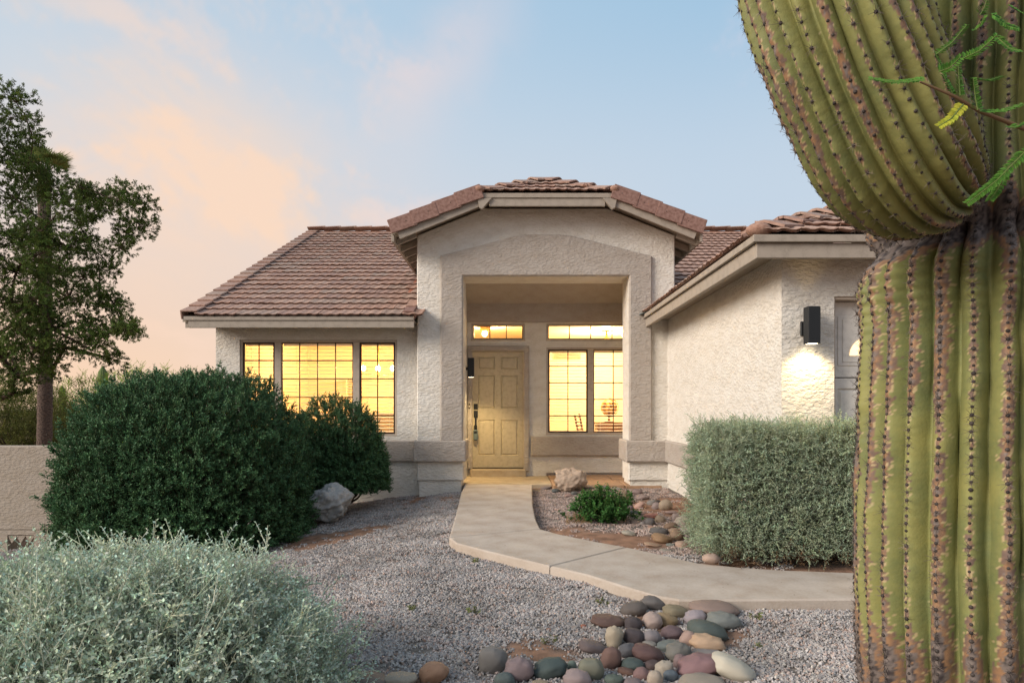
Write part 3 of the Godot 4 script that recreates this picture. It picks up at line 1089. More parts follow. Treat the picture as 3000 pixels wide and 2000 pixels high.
func portico_roof() -> void:
	var roof := part("portico_roof", house)
	roof.set_meta("label", "clipped gable tile roof over the entry portico")
	var cx := 0.507
	var p := 0.407
	var ye = EYE + 2.60          # deck at the side eaves
	var half := 2.235
	var yr = ye + half * p
	var front := 9.86
	var clip = 3.12 + EYE        # height of the clipped front eave
	var back := 14.8
	var xc = cx - half + (clip - ye) / p
	var xd = 2 * cx - xc
	var dr = front + (yr - clip) / p
	deck(roof, [Vector3(cx - half, ye, -front), Vector3(xc, clip, -front), Vector3(cx, yr, -dr), Vector3(cx, yr, -back), Vector3(cx - half, ye, -back)], 0.07, M["soffit"])
	deck(roof, [Vector3(cx + half, ye, -front), Vector3(xd, clip, -front), Vector3(cx, yr, -dr), Vector3(cx, yr, -back), Vector3(cx + half, ye, -back)], 0.07, M["soffit"])
	deck(roof, [Vector3(xc, clip, -front), Vector3(xd, clip, -front), Vector3(cx, yr + 0.09, -dr)], 0.07, M["soffit"])
	# field tiles over the two sides
	for s in [-1.0, 1.0]:
		var side_up = Vector3(-s, p, 0).normalized()
		var o = Vector3(cx + s * (half + 0.04), ye, -front if s > 0 else -back)
		courses(roof, o, Vector3(0, 0, -s), side_up, back - front, 7, func(u, run):
			var dd: float = front + u if s > 0 else back - u
			return (run * 0.926 < half - (cx - xc) or (dd - front) > (run * 0.926 - (half - (cx - xc))) + 0.15), 0.0, false, 43)
	# front slope: three courses under the peak
	courses(roof, Vector3(xc - 0.02, clip, -front + 0.03), Vector3.RIGHT, Vector3(0, p + 0.09, -1).normalized(), xd - xc + 0.04, 3, func(u, run):
		return u > run * 0.926 + 0.06 and u < xd - xc - run * 0.926 - 0.02, 0.06, true, 44)
	# hip caps from the clipped corners to the peak
	var hip = cap_mesh(0.165, 0.06, 0.38)
	for s in [-1.0, 1.0]:
		var a = Vector3(xc if s < 0 else xd, clip + 0.115, -front)
		var z = Vector3(cx, yr + 0.215, -dr)
		var n := 4
		for i in n:
			var q = a.lerp(z, (i + 0.02) / n)
			lay(roof, hip, "hip_tile", tile_mats[(i * 2 + (1 if s > 0 else 0)) % 5], q, (z - a).cross(Vector3.UP).normalized(), z - a, -0.12)
		var bm := Builder.new()
		var rows = []
		for i in 6:
			var row = PackedVector3Array()
			for j in 10:
				var w = TAU * j / 10.0
				var u = PI * i / 5.0
				row.append(a + Vector3(s * 0.02, -0.055, 0.02) + Vector3(sin(u) * cos(w) * 0.085, -cos(u) * 0.055, -sin(u) * sin(w) * 0.08))
			rows.append(row)
		bm.sheet(rows, true)
		obj("mortar", bm, M["mortar"], roof)
	# ridge caps going back
	var rc = cap_mesh(0.14, 0.05, 0.4)
	for i in 11:
		lay(roof, rc, "ridge_tile", tile_mats[i % 5], Vector3(cx, yr + 0.14, -dr - i * 0.35 + 0.08), Vector3.RIGHT, Vector3(0, 0, -1), -0.05)
	# big rake tiles facing the street, four on each slope, and the boards under them
	for s in [-1.0, 1.0]:
		var x_low: float = cx + s * half
		var x_top: float = xc if s < 0 else xd
		var dirv = Vector3(x_top - x_low, clip - ye, 0)
		var length = dirv.length()
		dirv /= length
		var outer = Vector3(-dirv.y, dirv.x, 0) * (1.0 if s < 0 else -1.0)
		if outer.y < 0.0:
			outer = -outer
		var n := 4
		for i in n:
			var b := Builder.new()
			var seg = length / n
			var bs = Basis(dirv, outer, dirv.cross(outer))
			var mid = Vector3(x_low, ye, -front + 0.05) + dirv * (seg * (i + 0.5)) + outer * 0.028 + Vector3(0, 0, 0.007 * (i % 2))
			var lift = Basis(bs.z, -0.055 * (1.0 if s < 0 else -1.0) * 1.0)
			if s > 0:
				lift = Basis(Vector3(0, 0, 1), 0.055)
			else:
				lift = Basis(Vector3(0, 0, 1), -0.055)
			b.box(mid, Vector3(seg + 0.05, 0.205, 0.028), 0.006, lift * bs)
			b.box(mid + outer * 0.09 + Vector3(0, 0, -0.115), Vector3(seg + 0.05, 0.026, 0.21), 0.006, lift * bs)
			obj("rake_tile", b, M["tile_edge"], roof)
			# nail
			b = Builder.new()
			b.box(mid + dirv * 0.06 + Vector3(0, 0, 0.015), Vector3(0.012, 0.012, 0.006), 0.002, bs)
			obj("nail", b, M["dark_gap"], roof)
		var brd := Builder.new()
		var bs2 = Basis(dirv, outer, dirv.cross(outer))
		brd.box(Vector3(x_low, ye, -front + 0.0) + dirv * (length * 0.5 + 0.04) - outer * 0.115, Vector3(length - 0.02, 0.11, 0.035), 0.004, bs2)
		obj("barge_board", brd, M["fascia"], roof)
		# side fascia running back, and the rafters under the overhang
		piece("fascia_board", "fascia", func(b): b.slab(x_low - 0.02, x_low + 0.02, ye - 0.17, ye - 0.02, front + 0.02, back - 1.0, 0.004), roof)
		for i in 9:
			var d = front + 0.25 + i * 0.42
			piece("rafter", "fascia", func(b):
				var wall_x: float = -1.43 if s < 0 else 2.45
				var m = (x_low + wall_x) / 2.0
				b.box(Vector3(m, ye + absf(m - x_low) * p - 0.13, -d), Vector3(absf(wall_x - x_low) * 1.1, 0.09, 0.05), 0.004, Basis(Vector3(0, 0, 1), -s * atan(p))), roof)
	# clipped front eave boards, and the mitred blocks at their ends
	piece("fascia_board", "fascia", func(b): b.slab(xc - 0.0, xd + 0.0, clip - 0.068, clip + 0.0, front - 0.035, front + 0.0, 0.004), roof)
	piece("fascia_board", "fascia", func(b): b.slab(xc + 0.12, xd - 0.12, clip - 0.185, clip - 0.07, front - 0.016, front + 0.03, 0.004), roof)
	for s in [-1.0, 1.0]:
		var x0: float = xc if s < 0 else xd
		piece("corner_block", "fascia", func(b): b.prism(PackedVector2Array([Vector2(x0 + s * 0.05, clip - 0.075), Vector2(x0 - s * 0.16, clip - 0.075), Vector2(x0 - s * 0.02, clip - 0.235), Vector2(x0 + s * 0.02, clip - 0.215)]), front - 0.05, front + 0.02, 0.004), roof)

func garage_roof() -> void:
	var roof := part("garage_roof", house)
	roof.set_meta("label", "brown tile hip roof over the garage wing")
	var p := 0.42
	var ye := 2.815
	var x0 := 2.0
	var d0 := 5.58
	var t := 3.3
	deck(roof, [Vector3(x0, ye, -d0), Vector3(x0 + t, ye + p * t, -d0 - t), Vector3(x0 + t, ye + p * t, -14.5), Vector3(x0, ye, -10.4)], 0.05, M["soffit"])
	deck(roof, [Vector3(x0, ye, -d0), Vector3(8.9, ye, -d0), Vector3(8.9 - t, ye + p * t, -d0 - t), Vector3(x0 + t, ye + p * t, -d0 - t)], 0.05, M["soffit"])
	deck(roof, [Vector3(8.9, ye, -d0), Vector3(8.9 - t, ye + p * t, -d0 - t), Vector3(8.9 - t, ye + p * t, -14.5), Vector3(8.9, ye, -14.5)], 0.05, M["soffit"])
	# side eave course, seen from its edge
	courses(roof, Vector3(x0 - 0.03, ye, -10.38), Vector3(0, 0, 1), Vector3(1, p, 0).normalized(), 4.74, 2, func(u, run): return run < 0.1 or u < 4.5, 0.1, true, 46)
	courses(roof, Vector3(x0 + 0.55, ye + p * 0.55, -10.3), Vector3(0, 0, 1), Vector3(1, p, 0).normalized(), 4.2, 9, func(u, run): return u < 4.0 - run * 0.92, 0.1, false, 47)
	# street side
	courses(roof, Vector3(x0, ye, -d0 + 0.03), Vector3.RIGHT, Vector3(0, p, -1).normalized(), 2.1, 7, func(u, run): return u > run * 0.92 + 0.05, 0.04, true, 48)
	courses(roof, Vector3(x0 + 2.15, ye, -d0 + 0.03), Vector3.RIGHT, Vector3(0, p, -1).normalized(), 4.6, 11, func(u, run): return u + 2.15 > run * 0.92 + 0.05 and u < 4.6 - run * 0.92, 0.1, false, 49)
	var hip = cap_mesh(0.19, 0.07, 0.44)
	var a = Vector3(x0, ye + 0.06, -d0)
	var z = Vector3(x0 + t, ye + p * t + 0.06, -d0 - t)
	for i in 12:
		lay(roof, hip, "hip_tile", tile_mats[(i * 2) % 5], a + (z - a).normalized() * (i * 0.385 + 0.1) + Vector3(0, 0.065, 0), (z - a).cross(Vector3.UP).normalized(), z - a, -0.11)
	var bm := Builder.new()
	var rows = []
	for i in 6:
		var row = PackedVector3Array()
		for j in 10:
			var w = TAU * j / 10.0
			var u = PI * i / 5.0
			row.append(a + Vector3(0.03, 0.0, -0.03) + Vector3(sin(u) * cos(w) * 0.11, -cos(u) * 0.06, -sin(u) * sin(w) * 0.09))
		rows.append(row)
	bm.sheet(rows, true)
	obj("mortar", bm, M["mortar"], roof)
	# boards
	var yb := 2.825
	piece("fascia_board", "fascia", func(b): b.slab(x0 - 0.035, 8.9, yb - 0.06, yb, d0 - 0.035, d0, 0.004), roof)
	piece("fascia_board", "fascia", func(b): b.slab(x0 + 0.002, 8.9, yb - 0.185, yb - 0.062, d0 - 0.0, d0 + 0.05, 0.004), roof)
	piece("fascia_board", "fascia", func(b): b.slab(x0 - 0.034, x0, yb - 0.061, yb - 0.001, d0 + 0.001, 10.25, 0.004), roof)
	piece("fascia_board", "fascia", func(b): b.slab(x0, x0 + 0.05, yb - 0.186, yb - 0.063, d0 + 0.051, 10.25, 0.004), roof)
	piece("soffit", "soffit", func(b):
		b.slab(x0 + 0.055, 2.34, yb - 0.075, yb - 0.06, d0 + 0.055, 10.25)
		b.slab(2.341, 8.8, yb - 0.075, yb - 0.06, d0 + 0.055, 5.92), roof)
	piece("flashing", "lock_grey", func(b): b.box(Vector3(1.98, yb + 0.02, -10.2), Vector3(0.16, 0.008, 0.2), 0.0, Basis(Vector3(0, 0, 1), 0.35)), roof)

# ---------------------------------------------------------------- windows, doors, rooms

# a sash: dark inner frame, grid bars and one pane. x0..x1, y0..y1 at distance d (front face)
func sash(parent: Node, x0: float, x1: float, y0: float, y1: float, d: float, cols: int, rows: int, thick := 0.03) -> void:
	piece("sash_frame", "bronze", func(b):
		b.slab(x0, x0 + thick, y0, y1, d, d + 0.03, 0.003)
		b.slab(x1 - thick, x1, y0, y1, d, d + 0.03, 0.003)
		b.slab(x0 + thick, x1 - thick, y1 - thick, y1, d, d + 0.03, 0.003)
		b.slab(x0 + thick, x1 - thick, y0, y0 + thick, d, d + 0.03, 0.003), parent)
	for i in range(1, cols):
		var x = lerpf(x0, x1, float(i) / cols)
		piece("muntin", "bronze", func(b): b.slab(x - 0.008, x + 0.008, y0 + thick, y1 - thick, d + 0.006, d + 0.018), parent)
	for i in range(1, rows):
		var y = lerpf(y0, y1, float(i) / rows)
		piece("muntin", "bronze", func(b): b.slab(x0 + thick, x1 - thick, y - 0.008, y + 0.008, d + 0.004, d + 0.016), parent)
	var b := Builder.new()
	b.quad(Vector3(x0 + thick * 0.5, y0 + thick * 0.5, -d - 0.022), Vector3(x1 - thick * 0.5, y0 + thick * 0.5, -d - 0.022), Vector3(x1 - thick * 0.5, y1 - thick * 0.5, -d - 0.022), Vector3(x0 + thick * 0.5, y1 - thick * 0.5, -d - 0.022), Vector3(0, 0, 1))
	obj("pane", b, M["glass"], parent)

func outer_frame(parent: Node, x0: float, x1: float, y0: float, y1: float, d: float, posts: Array, t := 0.035) -> void:
	piece("frame", "frame_paint", func(b):
		b.slab(x0, x0 + t, y0, y1, d - 0.02, d + 0.09, 0.005)
		b.slab(x1 - t, x1, y0, y1, d - 0.02, d + 0.09, 0.005)
		b.slab(x0 + t, x1 - t, y1 - t, y1, d - 0.018, d + 0.09, 0.005)
		b.slab(x0 - 0.01, x1 + 0.01, y0 - 0.005, y0 + t, d - 0.035, d + 0.09, 0.005)
		for p in posts:
			b.slab(p - 0.05, p + 0.05, y0 + t, y1 - t, d - 0.012, d + 0.09, 0.005), parent)

func blind(x0: float, x1: float, y0: float, y1: float, d: float, label: String, turn := 0.2) -> void:
	var t := thing("window_blind", label, "blind", Vector3((x0 + x1) / 2, y0, -d), "horizontal slat blinds in the front windows")
	var b := Builder.new()
	b.box(Vector3(0, 0, 0), Vector3(x1 - x0, 0.003, 0.042), 0.0, Basis(Vector3.RIGHT, turn))
	var m = b.mesh()
	var y := 0.03
	while y < y1 - y0 - 0.05:
		put("slat", m, M["slat"], t, Transform3D(Basis.IDENTITY, Vector3(0, y, 0)))
		y += 0.056
	b = Builder.new()
	b.box(Vector3(0, y1 - y0 - 0.025, 0), Vector3(x1 - x0, 0.04, 0.055), 0.004)
	obj("head_rail", b, M["slat"], t)
	for k in [0.18, 0.82]:
		b = Builder.new()
		b.box(Vector3(lerpf(x0, x1, k) - (x0 + x1) / 2, (y1 - y0) / 2 - 0.02, 0.027), Vector3(0.004, y1 - y0 - 0.05, 0.002), 0.0)
		obj("cord", b, M["slat"], t)

func openings() -> void:
	# left wing window: slider, fixed, slider
	var w := part("wing_window", house)
	w.set_meta("label", "three-part grid window of the left wing, lit from inside")
	var d := 10.54
	outer_frame(w, -4.194, -1.769, 0.99, 2.476, d, [-3.615, -2.405])
	sash(w, -4.16, -3.665, 1.025, 2.441, d, 2, 5, 0.028)
	sash(w, -3.565, -2.455, 1.025, 2.441, d + 0.01, 4, 5, 0.016)
	sash(w, -2.355, -1.803, 1.025, 2.441, d, 2, 5, 0.028)
	blind(-4.15, -3.67, 1.03, 2.44, 10.655, "narrow slat blind behind the left sash of the wing window")
	blind(-3.56, -2.46, 1.03, 2.44, 10.655, "wide slat blind behind the middle pane of the wing window")
	blind(-2.35, -1.81, 1.03, 2.44, 10.655, "narrow slat blind behind the right sash of the wing window")
	# over the door
	d = 11.93
	w = part("transom_window", house)
	w.set_meta("label", "small three-light transom window above the front door")
	outer_frame(w, -0.708, 0.222, 2.602, 2.906, d, [], 0.03)
	sash(w, -0.678, 0.192, 2.632, 2.876, d, 3, 1, 0.016)
	w = part("transom_window", house)
	w.set_meta("label", "wide transom window above the porch window")
	outer_frame(w, 0.60, 2.155, 2.602, 2.906, d, [], 0.03)
	sash(w, 0.63, 2.125, 2.632, 2.876, d, 4, 1, 0.014)
	w = part("porch_window", house)
	w.set_meta("label", "two-sash grid window on the porch, brightly lit inside")
	outer_frame(w, 0.60, 2.155, 0.968, 2.486, d, [1.375], 0.032)
	sash(w, 0.632, 1.325, 1.0, 2.454, d, 2, 5, 0.026)
	sash(w, 1.425, 2.123, 1.0, 2.454, d + 0.01, 2, 5, 0.016)
	blind(0.64, 1.32, 1.0, 2.45, 12.05, "slat blind behind the left sash of the porch window")
	blind(1.43, 2.12, 1.0, 2.45, 12.05, "slat blind behind the right sash of the porch window")
	front_door()

func raised_panel(parent: Node, x0: float, x1: float, y0: float, y1: float, d: float, m: String) -> void:
	# a field standing in a sunk margin
	var b := Builder.new()
	var g := 0.035
	var p = [Vector2(x0, y0), Vector2(x1, y0), Vector2(x1, y1), Vector2(x0, y1)]
	var q = [Vector2(x0 + 0.012, y0 + 0.012), Vector2(x1 - 0.012, y0 + 0.012), Vector2(x1 - 0.012, y1 - 0.012), Vector2(x0 + 0.012, y1 - 0.012)]
	var s = [Vector2(x0 + g, y0 + g), Vector2(x1 - g, y0 + g), Vector2(x1 - g, y1 - g), Vector2(x0 + g, y1 - g)]
	var z = func(k: Vector2, sink: float) -> Vector3: return Vector3(k.x, k.y, -d - sink)
	for i in 4:
		var k = (i + 1) % 4
		b.quad(z.call(p[i], 0.0), z.call(p[k], 0.0), z.call(q[k], 0.02), z.call(q[i], 0.02), Vector3(0, 0, 1))
		b.quad(z.call(q[i], 0.02), z.call(q[k], 0.02), z.call(s[k], 0.004), z.call(s[i], 0.004), Vector3(0, 0, 1))
	b.quad(z.call(s[0], 0.004), z.call(s[1], 0.004), z.call(s[2], 0.004), z.call(s[3], 0.004), Vector3(0, 0, 1))
	obj("panel", b, M[m], parent)

# a door leaf with rectangular holes left for its panels
func leaf_with_panels(parent: Node, x0: float, x1: float, y0: float, y1: float, d: float, xs: Array, ys: Array, m: String, thick := 0.045) -> void:
	var b := Builder.new()
	var f = func(a0: float, a1: float, b0: float, b1: float) -> void: b.slab(a0, a1, b0, b1, d, d + thick)
	var y = y0
	for r in ys:
		b.slab(x0, x1, y, r[0], d, d + thick)
		var x = x0
		for c in xs:
			b.slab(x, c[0], r[0], r[1], d, d + thick)
			b.quad(Vector3(c[0], r[0], -d - thick), Vector3(c[1], r[0], -d - thick), Vector3(c[1], r[1], -d - thick), Vector3(c[0], r[1], -d - thick), Vector3(0, 0, -1))
			x = c[1]
		b.slab(x, x1, r[0], r[1], d, d + thick)
		y = r[1]
	b.slab(x0, x1, y, y1, d, d + thick)
	obj("leaf", b, M[m], parent)
	for r in ys:
		for c in xs:
			raised_panel(parent, c[0], c[1], r[0], r[1], d, m)

func front_door() -> void:
	var t := part("front_door", house)
	t.set_meta("label", "tan six-panel front door with black handle set")
	var d := 11.93
	var xs = [[-0.592, -0.30], [-0.195, 0.105]]
	var ys = [[0.60, 1.222], [1.425, 2.006], [2.105, 2.325]]
	leaf_with_panels(t, -0.69, 0.198, 0.39, 2.415, d, xs, ys, "door_paint")
	piece("jamb", "frame_paint", func(b):
		b.slab(-0.708, -0.692, 0.372, 2.43, 11.88, 12.05)
		b.slab(0.2, 0.209, 0.372, 2.43, 11.88, 12.05)
		b.slab(-0.692, 0.2, 2.417, 2.431, 11.88, 12.05), t)
	piece("threshold", "bronze", func(b): b.slab(-0.692, 0.2, 0.373, 0.388, 11.9, 12.0, 0.003), t)
	piece("deadbolt", "black_metal", func(b):
		b.slab(-0.669, -0.598, 1.405, 1.505, 11.908, 11.93, 0.006)
		b.slab(-0.648, -0.619, 1.44, 1.47, 11.895, 11.908, 0.004), t)
	piece("handle", "black_metal", func(b):
		b.slab(-0.669, -0.598, 1.265, 1.385, 11.908, 11.93, 0.006)
		b.slab(-0.652, -0.616, 1.28, 1.30, 11.86, 11.908, 0.004)
		b.tube(PackedVector3Array([Vector3(-0.634, 1.29, -11.865), Vector3(-0.634, 1.2, -11.862), Vector3(-0.634, 1.08, -11.866), Vector3(-0.634, 1.05, -11.91)]), PackedFloat32Array([0.014, 0.014, 0.014, 0.016]), 8), t)
	# an agent's lock box hung on the handle
	var k := thing("lock_box", "grey green key lock box hanging from the black door handle", "lock box", Vector3(-0.634, 0.86, -11.86))
	var b := Builder.new()
	b.box(Vector3(0, 0.1, 0), Vector3(0.08, 0.19, 0.045), 0.02)
	obj("body", b, M["lock_grey"], k)
	b = Builder.new()
	b.tube(PackedVector3Array([Vector3(-0.022, 0.19, 0), Vector3(-0.022, 0.25, 0), Vector3(-0.012, 0.272, 0), Vector3(0.012, 0.272, 0), Vector3(0.022, 0.25, 0), Vector3(0.022, 0.19, 0)]), PackedFloat32Array([0.007, 0.007, 0.007, 0.007, 0.007, 0.007]), 7)
	obj("shackle", b, M["black_metal"], k)
	b = Builder.new()
	b.box(Vector3(0, 0.15, 0.023), Vector3(0.05, 0.04, 0.006), 0.002)
	obj("dial", b, M["black_metal"], k)
	# bell push
	k = thing("doorbell", "small dark doorbell button on the wall left of the door", "doorbell", Vector3(-0.742, 1.46, -11.84))
	b = Builder.new()
	b.box(Vector3.ZERO, Vector3(0.026, 0.085, 0.014), 0.004)
	obj("plate", b, M["bronze"], k)
	b = Builder.new()
	b.box(Vector3(0, 0.0, 0.008), Vector3(0.012, 0.03, 0.008), 0.002)
	obj("button", b, M["white_trim"], k)

func garage_front() -> void:
	var t := part("garage_door", house)
	t.set_meta("label", "pale panelled garage door with arched lights in its top row")
	var d := 6.06
	piece("jamb", "frame_paint", func(b):
		b.slab(2.797, 2.815, -0.1, 2.383, 5.94, 6.12)
		b.slab(2.815, 7.5, 2.36, 2.383, 5.94, 6.12), t)
	var ys = [[-0.05, 0.52], [0.53, 1.10], [1.11, 1.68], [1.69, 2.355]]
	for i in 4:
		var s := part("section", t)
		var x := 2.82
		while x < 7.3:
			if i < 3:
				leaf_with_panels(s, x, x + 0.78, ys[i][0], ys[i][1], d, [[x + 0.07, x + 0.71]], [[ys[i][0] + 0.09, ys[i][1] - 0.09]], "garage_paint", 0.03)
			else:
				# arched light: a low fan of glass in the panel
				var px0 = x + 0.07
				var px1 = x + 0.71
				var yb: float = ys[i][0] + 0.12
				leaf_with_panels(s, x, x + 0.78, ys[i][0], ys[i][1], d, [], [], "garage_paint", 0.03)
				piece("light_frame", "garage_paint", func(b):
					b.slab(px0, px1, yb - 0.02, yb + 0.42, d - 0.008, d, 0.006)
					b.slab(px0 + 0.04, px1 - 0.04, yb + 0.01, yb + 0.39, d - 0.014, d - 0.008, 0.004), s)
				var g := Builder.new()
				var c = Vector2((px0 + px1) / 2, yb + 0.07)
				var prev = c + Vector2(-0.22, 0)
				for k in range(1, 13):
					var a = PI * (1.0 - k / 12.0)
					var q = c + Vector2(cos(a) * 0.22, sin(a) * 0.18)
					g.tri(Vector3(c.x, c.y, -d + 0.018), Vector3(prev.x, prev.y, -d + 0.018), Vector3(q.x, q.y, -d + 0.018), Vector3(0, 0, 1))
					prev = q
				obj("lit_window", g, M["lit_pane"], s)
			x += 0.78
	wall_lamp(Vector3(2.555, 1.96, -5.92), Vector3(0, 0, 1), "black rectangular wall lamp glowing down beside the garage door")
	wall_lamp(Vector3(-0.78, 1.93, -11.15), Vector3(1, 0, 0), "black rectangular wall lamp on the porch side of the front door", 1.7)

func wall_lamp(foot: Vector3, out: Vector3, label: String, strength := 0.45) -> void:
	# foot: on the wall, at the height of the lamp's lower edge
	var t := thing("wall_lamp", label, "wall lamp", foot, "black outdoor wall lamps")
	t.rotation.y = atan2(out.x, out.z)
	var h := 0.315
	var b := Builder.new()
	b.box(Vector3(0, h * 0.45, 0.012), Vector3(0.11, 0.125, 0.024), 0.004)
	obj("back_plate", b, M["black_metal"], t)
	b = Builder.new()
	b.box(Vector3(0, h * 0.45, 0.04), Vector3(0.04, 0.05, 0.04), 0.003)
	obj("arm", b, M["black_metal"], t)
	b = Builder.new()
	# a square tube, open below and above
	for s in [-1.0, 1.0]:
		b.box(Vector3(s * 0.0485, h / 2, 0.11), Vector3(0.005, h, 0.102), 0.001)
		b.box(Vector3(0, h / 2, 0.11 + s * 0.0485), Vector3(0.092, h, 0.005), 0.001)
	b.box(Vector3(0, h * 0.5, 0.11), Vector3(0.092, h - 0.07, 0.092), 0.0)
	obj("housing", b, M["black_metal"], t)
	b = Builder.new()
	b.box(Vector3(0, 0.005, 0.11), Vector3(0.086, 0.006, 0.086), 0.001)
	obj("lamp_lens", b, M["lamp_glow"], t)
	var l = SpotLight3D.new()
	l.name = "lamp_beam"
	l.light_color = Color8(255, 222, 160)
	l.light_energy = strength
	l.light_size = 0.04
	l.spot_range = 12.0
	l.spot_attenuation = 2.0
	l.spot_angle = 68.0
	l.spot_angle_attenuation = 0.6
	l.shadow_enabled = true
	l.position = Vector3(0, -0.008, 0.11)
	l.rotation.x = -PI / 2
	t.add_child(l)
	l = SpotLight3D.new()
	l.name = "lamp_uplight"
	l.light_color = Color8(255, 222, 160)
	l.light_energy = 0.035
	l.light_size = 0.04
	l.spot_range = 12.0
	l.spot_attenuation = 2.0
	l.spot_angle = 35.0
	l.shadow_enabled = true
	l.position = Vector3(0, h - 0.02, 0.11)
	l.rotation.x = PI / 2
	t.add_child(l)

func bulb_light(parent: Node, where: Vector3, energy: float, size := 0.045, hue := Color8(255, 214, 146)) -> void:
	var b := Builder.new()
	var prof = []
	for i in 9:
		var u = PI * i / 8.0
		prof.append([sin(u) * size + 0.0005, -cos(u) * size * 1.15])
	b.lathe(where, prof, 14)
	obj("bulb", b, M["bulb_glow"], parent)
	var l = OmniLight3D.new()
	l.name = "bulb_light"
	l.light_color = hue
	l.light_energy = energy
	l.light_size = size * 0.8
	l.omni_range = 15.0
	l.omni_attenuation = 2.0
	l.shadow_enabled = true
	l.position = where
	parent.add_child(l)

func rooms() -> void:
	var fy := 0.38
	var cy := 2.98
	var r := part("interior", house)
	r.set_meta("label", "warmly lit rooms seen through the windows")
	# dining room behind the wing window; entry hall; study behind the porch window
	piece("room_floor", "room_floor", func(b):
		b.slab(-4.36, -1.43, fy - 0.2, fy, 10.7, 14.6)
		b.slab(-1.43, 7.0, fy - 0.2, fy, 12.1, 15.6), r)
	piece("room_ceiling", "room_wall", func(b):
		b.slab(-4.36, -1.43, 2.72, 2.79, 10.7, 14.6)
		b.slab(-1.43, 5.0, cy, cy + 0.15, 12.1, 15.6), r)
	piece("room_wall", "room_wall", func(b):
		b.slab(-4.36, -1.3, fy, 2.74, 14.5, 14.6)
		b.slab(-4.355, -4.33, fy, 2.74, 10.7, 14.5)
		b.slab(-1.45, -1.425, fy, 2.74, 10.85, 12.1)
		b.slab(-1.36, -1.3, fy, cy, 12.1, 15.5)
		b.slab(0.34, 0.42, fy, cy, 12.1, 15.5)
		b.slab(-1.3, 4.9, fy, cy, 15.45, 15.6)
		b.slab(4.8, 4.9, fy, cy, 12.1, 15.45)
		b.slab(2.36, 4.9, fy, cy, 12.0, 12.1), r)
	# dining room
	var c := thing("chandelier", "three-bulb chandelier glowing inside the left wing window", "chandelier", Vector3(-2.45, 2.12, -12.55))
	var b := Builder.new()
	b.tube(PackedVector3Array([Vector3(0, 0.86, 0), Vector3(0, 0.0, 0)]), PackedFloat32Array([0.01, 0.012]), 8)
	b.lathe(Vector3(0, -0.03, 0), [[0.001, -0.06], [0.03, -0.03], [0.035, 0.02], [0.012, 0.05]], 12)
	obj("stem", b, M["brass"], c)
	for k in 3:
		var x = (k - 1) * 0.27
		b = Builder.new()
		b.tube(PackedVector3Array([Vector3(0, -0.05, 0), Vector3(x * 0.5, -0.1, 0.04), Vector3(x, -0.06, 0.08), Vector3(x, -0.02, 0.08)]), PackedFloat32Array([0.008, 0.008, 0.008, 0.012]), 7)
		obj("arm", b, M["brass"], c)
		bulb_light(c, Vector3(x, 0.035, 0.08), ROOM * 0.52)
	shutter()
	var t := thing("dining_table", "dining table edge seen low through the left wing window", "table", Vector3(-2.35, fy, -12.5))
	b = Builder.new()
	b.box(Vector3(0, 0.74, 0), Vector3(1.5, 0.04, 0.95), 0.008)
	obj("tabletop", b, M["wood"], t)
	for sx in [-0.66, 0.66]:
		for sz in [-0.4, 0.4]:
			b = Builder.new()
			b.box(Vector3(sx, 0.36, sz), Vector3(0.07, 0.72, 0.07), 0.006)
			obj("leg", b, M["wood"], t)
	dining_chair(Vector3(-2.1, fy, -11.55), 0.15, "cream dining chair nearest the left wing window")
	dining_chair(Vector3(-2.75, fy, -11.6), -0.1, "cream dining chair further from the portico inside the wing window")
	# entry hall
	c = thing("hall_lamp", "bare bulb ceiling lamp seen through the transom above the door", "ceiling lamp", Vector3(-0.52, 2.86, -13.0))
	b = Builder.new()
	b.lathe(Vector3.ZERO, [[0.03, 0.03], [0.09, 0.05], [0.09, 0.12], [0.001, 0.121]], 16)
	obj("canopy", b, M["brass"], c)
	bulb_light(c, Vector3(0, -0.01, 0), ROOM * 0.9, 0.05)
	# study
	c = thing("study_lamp", "glowing ceiling lamp of the room behind the porch window", "ceiling lamp", Vector3(1.9, 2.72, -13.7))
	b = Builder.new()
	b.lathe(Vector3.ZERO, [[0.03, 0.05], [0.08, 0.1], [0.02, 0.15], [0.02, 0.26], [0.001, 0.261]], 16)
	obj("canopy", b, M["brass"], c)
	bulb_light(c, Vector3(0, 0.0, 0), ROOM * 2.4, 0.07, Color8(255, 226, 174))
	t = thing("study_desk", "brown wooden desk low in the porch window", "desk", Vector3(2.3, fy, -13.6))
	b = Builder.new()
	b.box(Vector3(0, 0.75, 0), Vector3(1.3, 0.04, 0.5), 0.006)
	obj("desktop", b, M["wood"], t)
	for k in 3:
		b = Builder.new()
		b.box(Vector3(-0.43 + k * 0.43, 0.62, 0.24), Vector3(0.4, 0.2, 0.02), 0.006)
		obj("drawer", b, M["wood"], t)
	b = Builder.new()
	b.box(Vector3(0, 0.37, -0.01), Vector3(1.24, 0.71, 0.46), 0.006)
	obj("carcass", b, M["wood"], t)
	t = thing("globe", "antique yellow globe standing on the study desk", "globe", Vector3(1.92, fy + 0.772, -13.5))
	b = Builder.new()
	b.lathe(Vector3.ZERO, [[0.09, 0.0], [0.09, 0.015], [0.03, 0.03], [0.018, 0.1], [0.03, 0.12]], 16)
	obj("stand", b, M["wood"], t)
	b = Builder.new()
	var prof = []
	for i in 15:
		var u = PI * i / 14.0
		prof.append([sin(u) * 0.165 + 0.0005, 0.29 - cos(u) * 0.165])
	b.lathe(Vector3.ZERO, prof, 24)
	obj("sphere", b, M["globe_print"], t)
	b = Builder.new()
	var arc = PackedVector3Array()
	var rad = PackedFloat32Array()
	for i in 13:
		var u = -PI / 2 + PI * i / 12.0
		arc.append(Vector3(cos(u) * 0.185, 0.29 + sin(u) * 0.185, 0))
		rad.append(0.007)
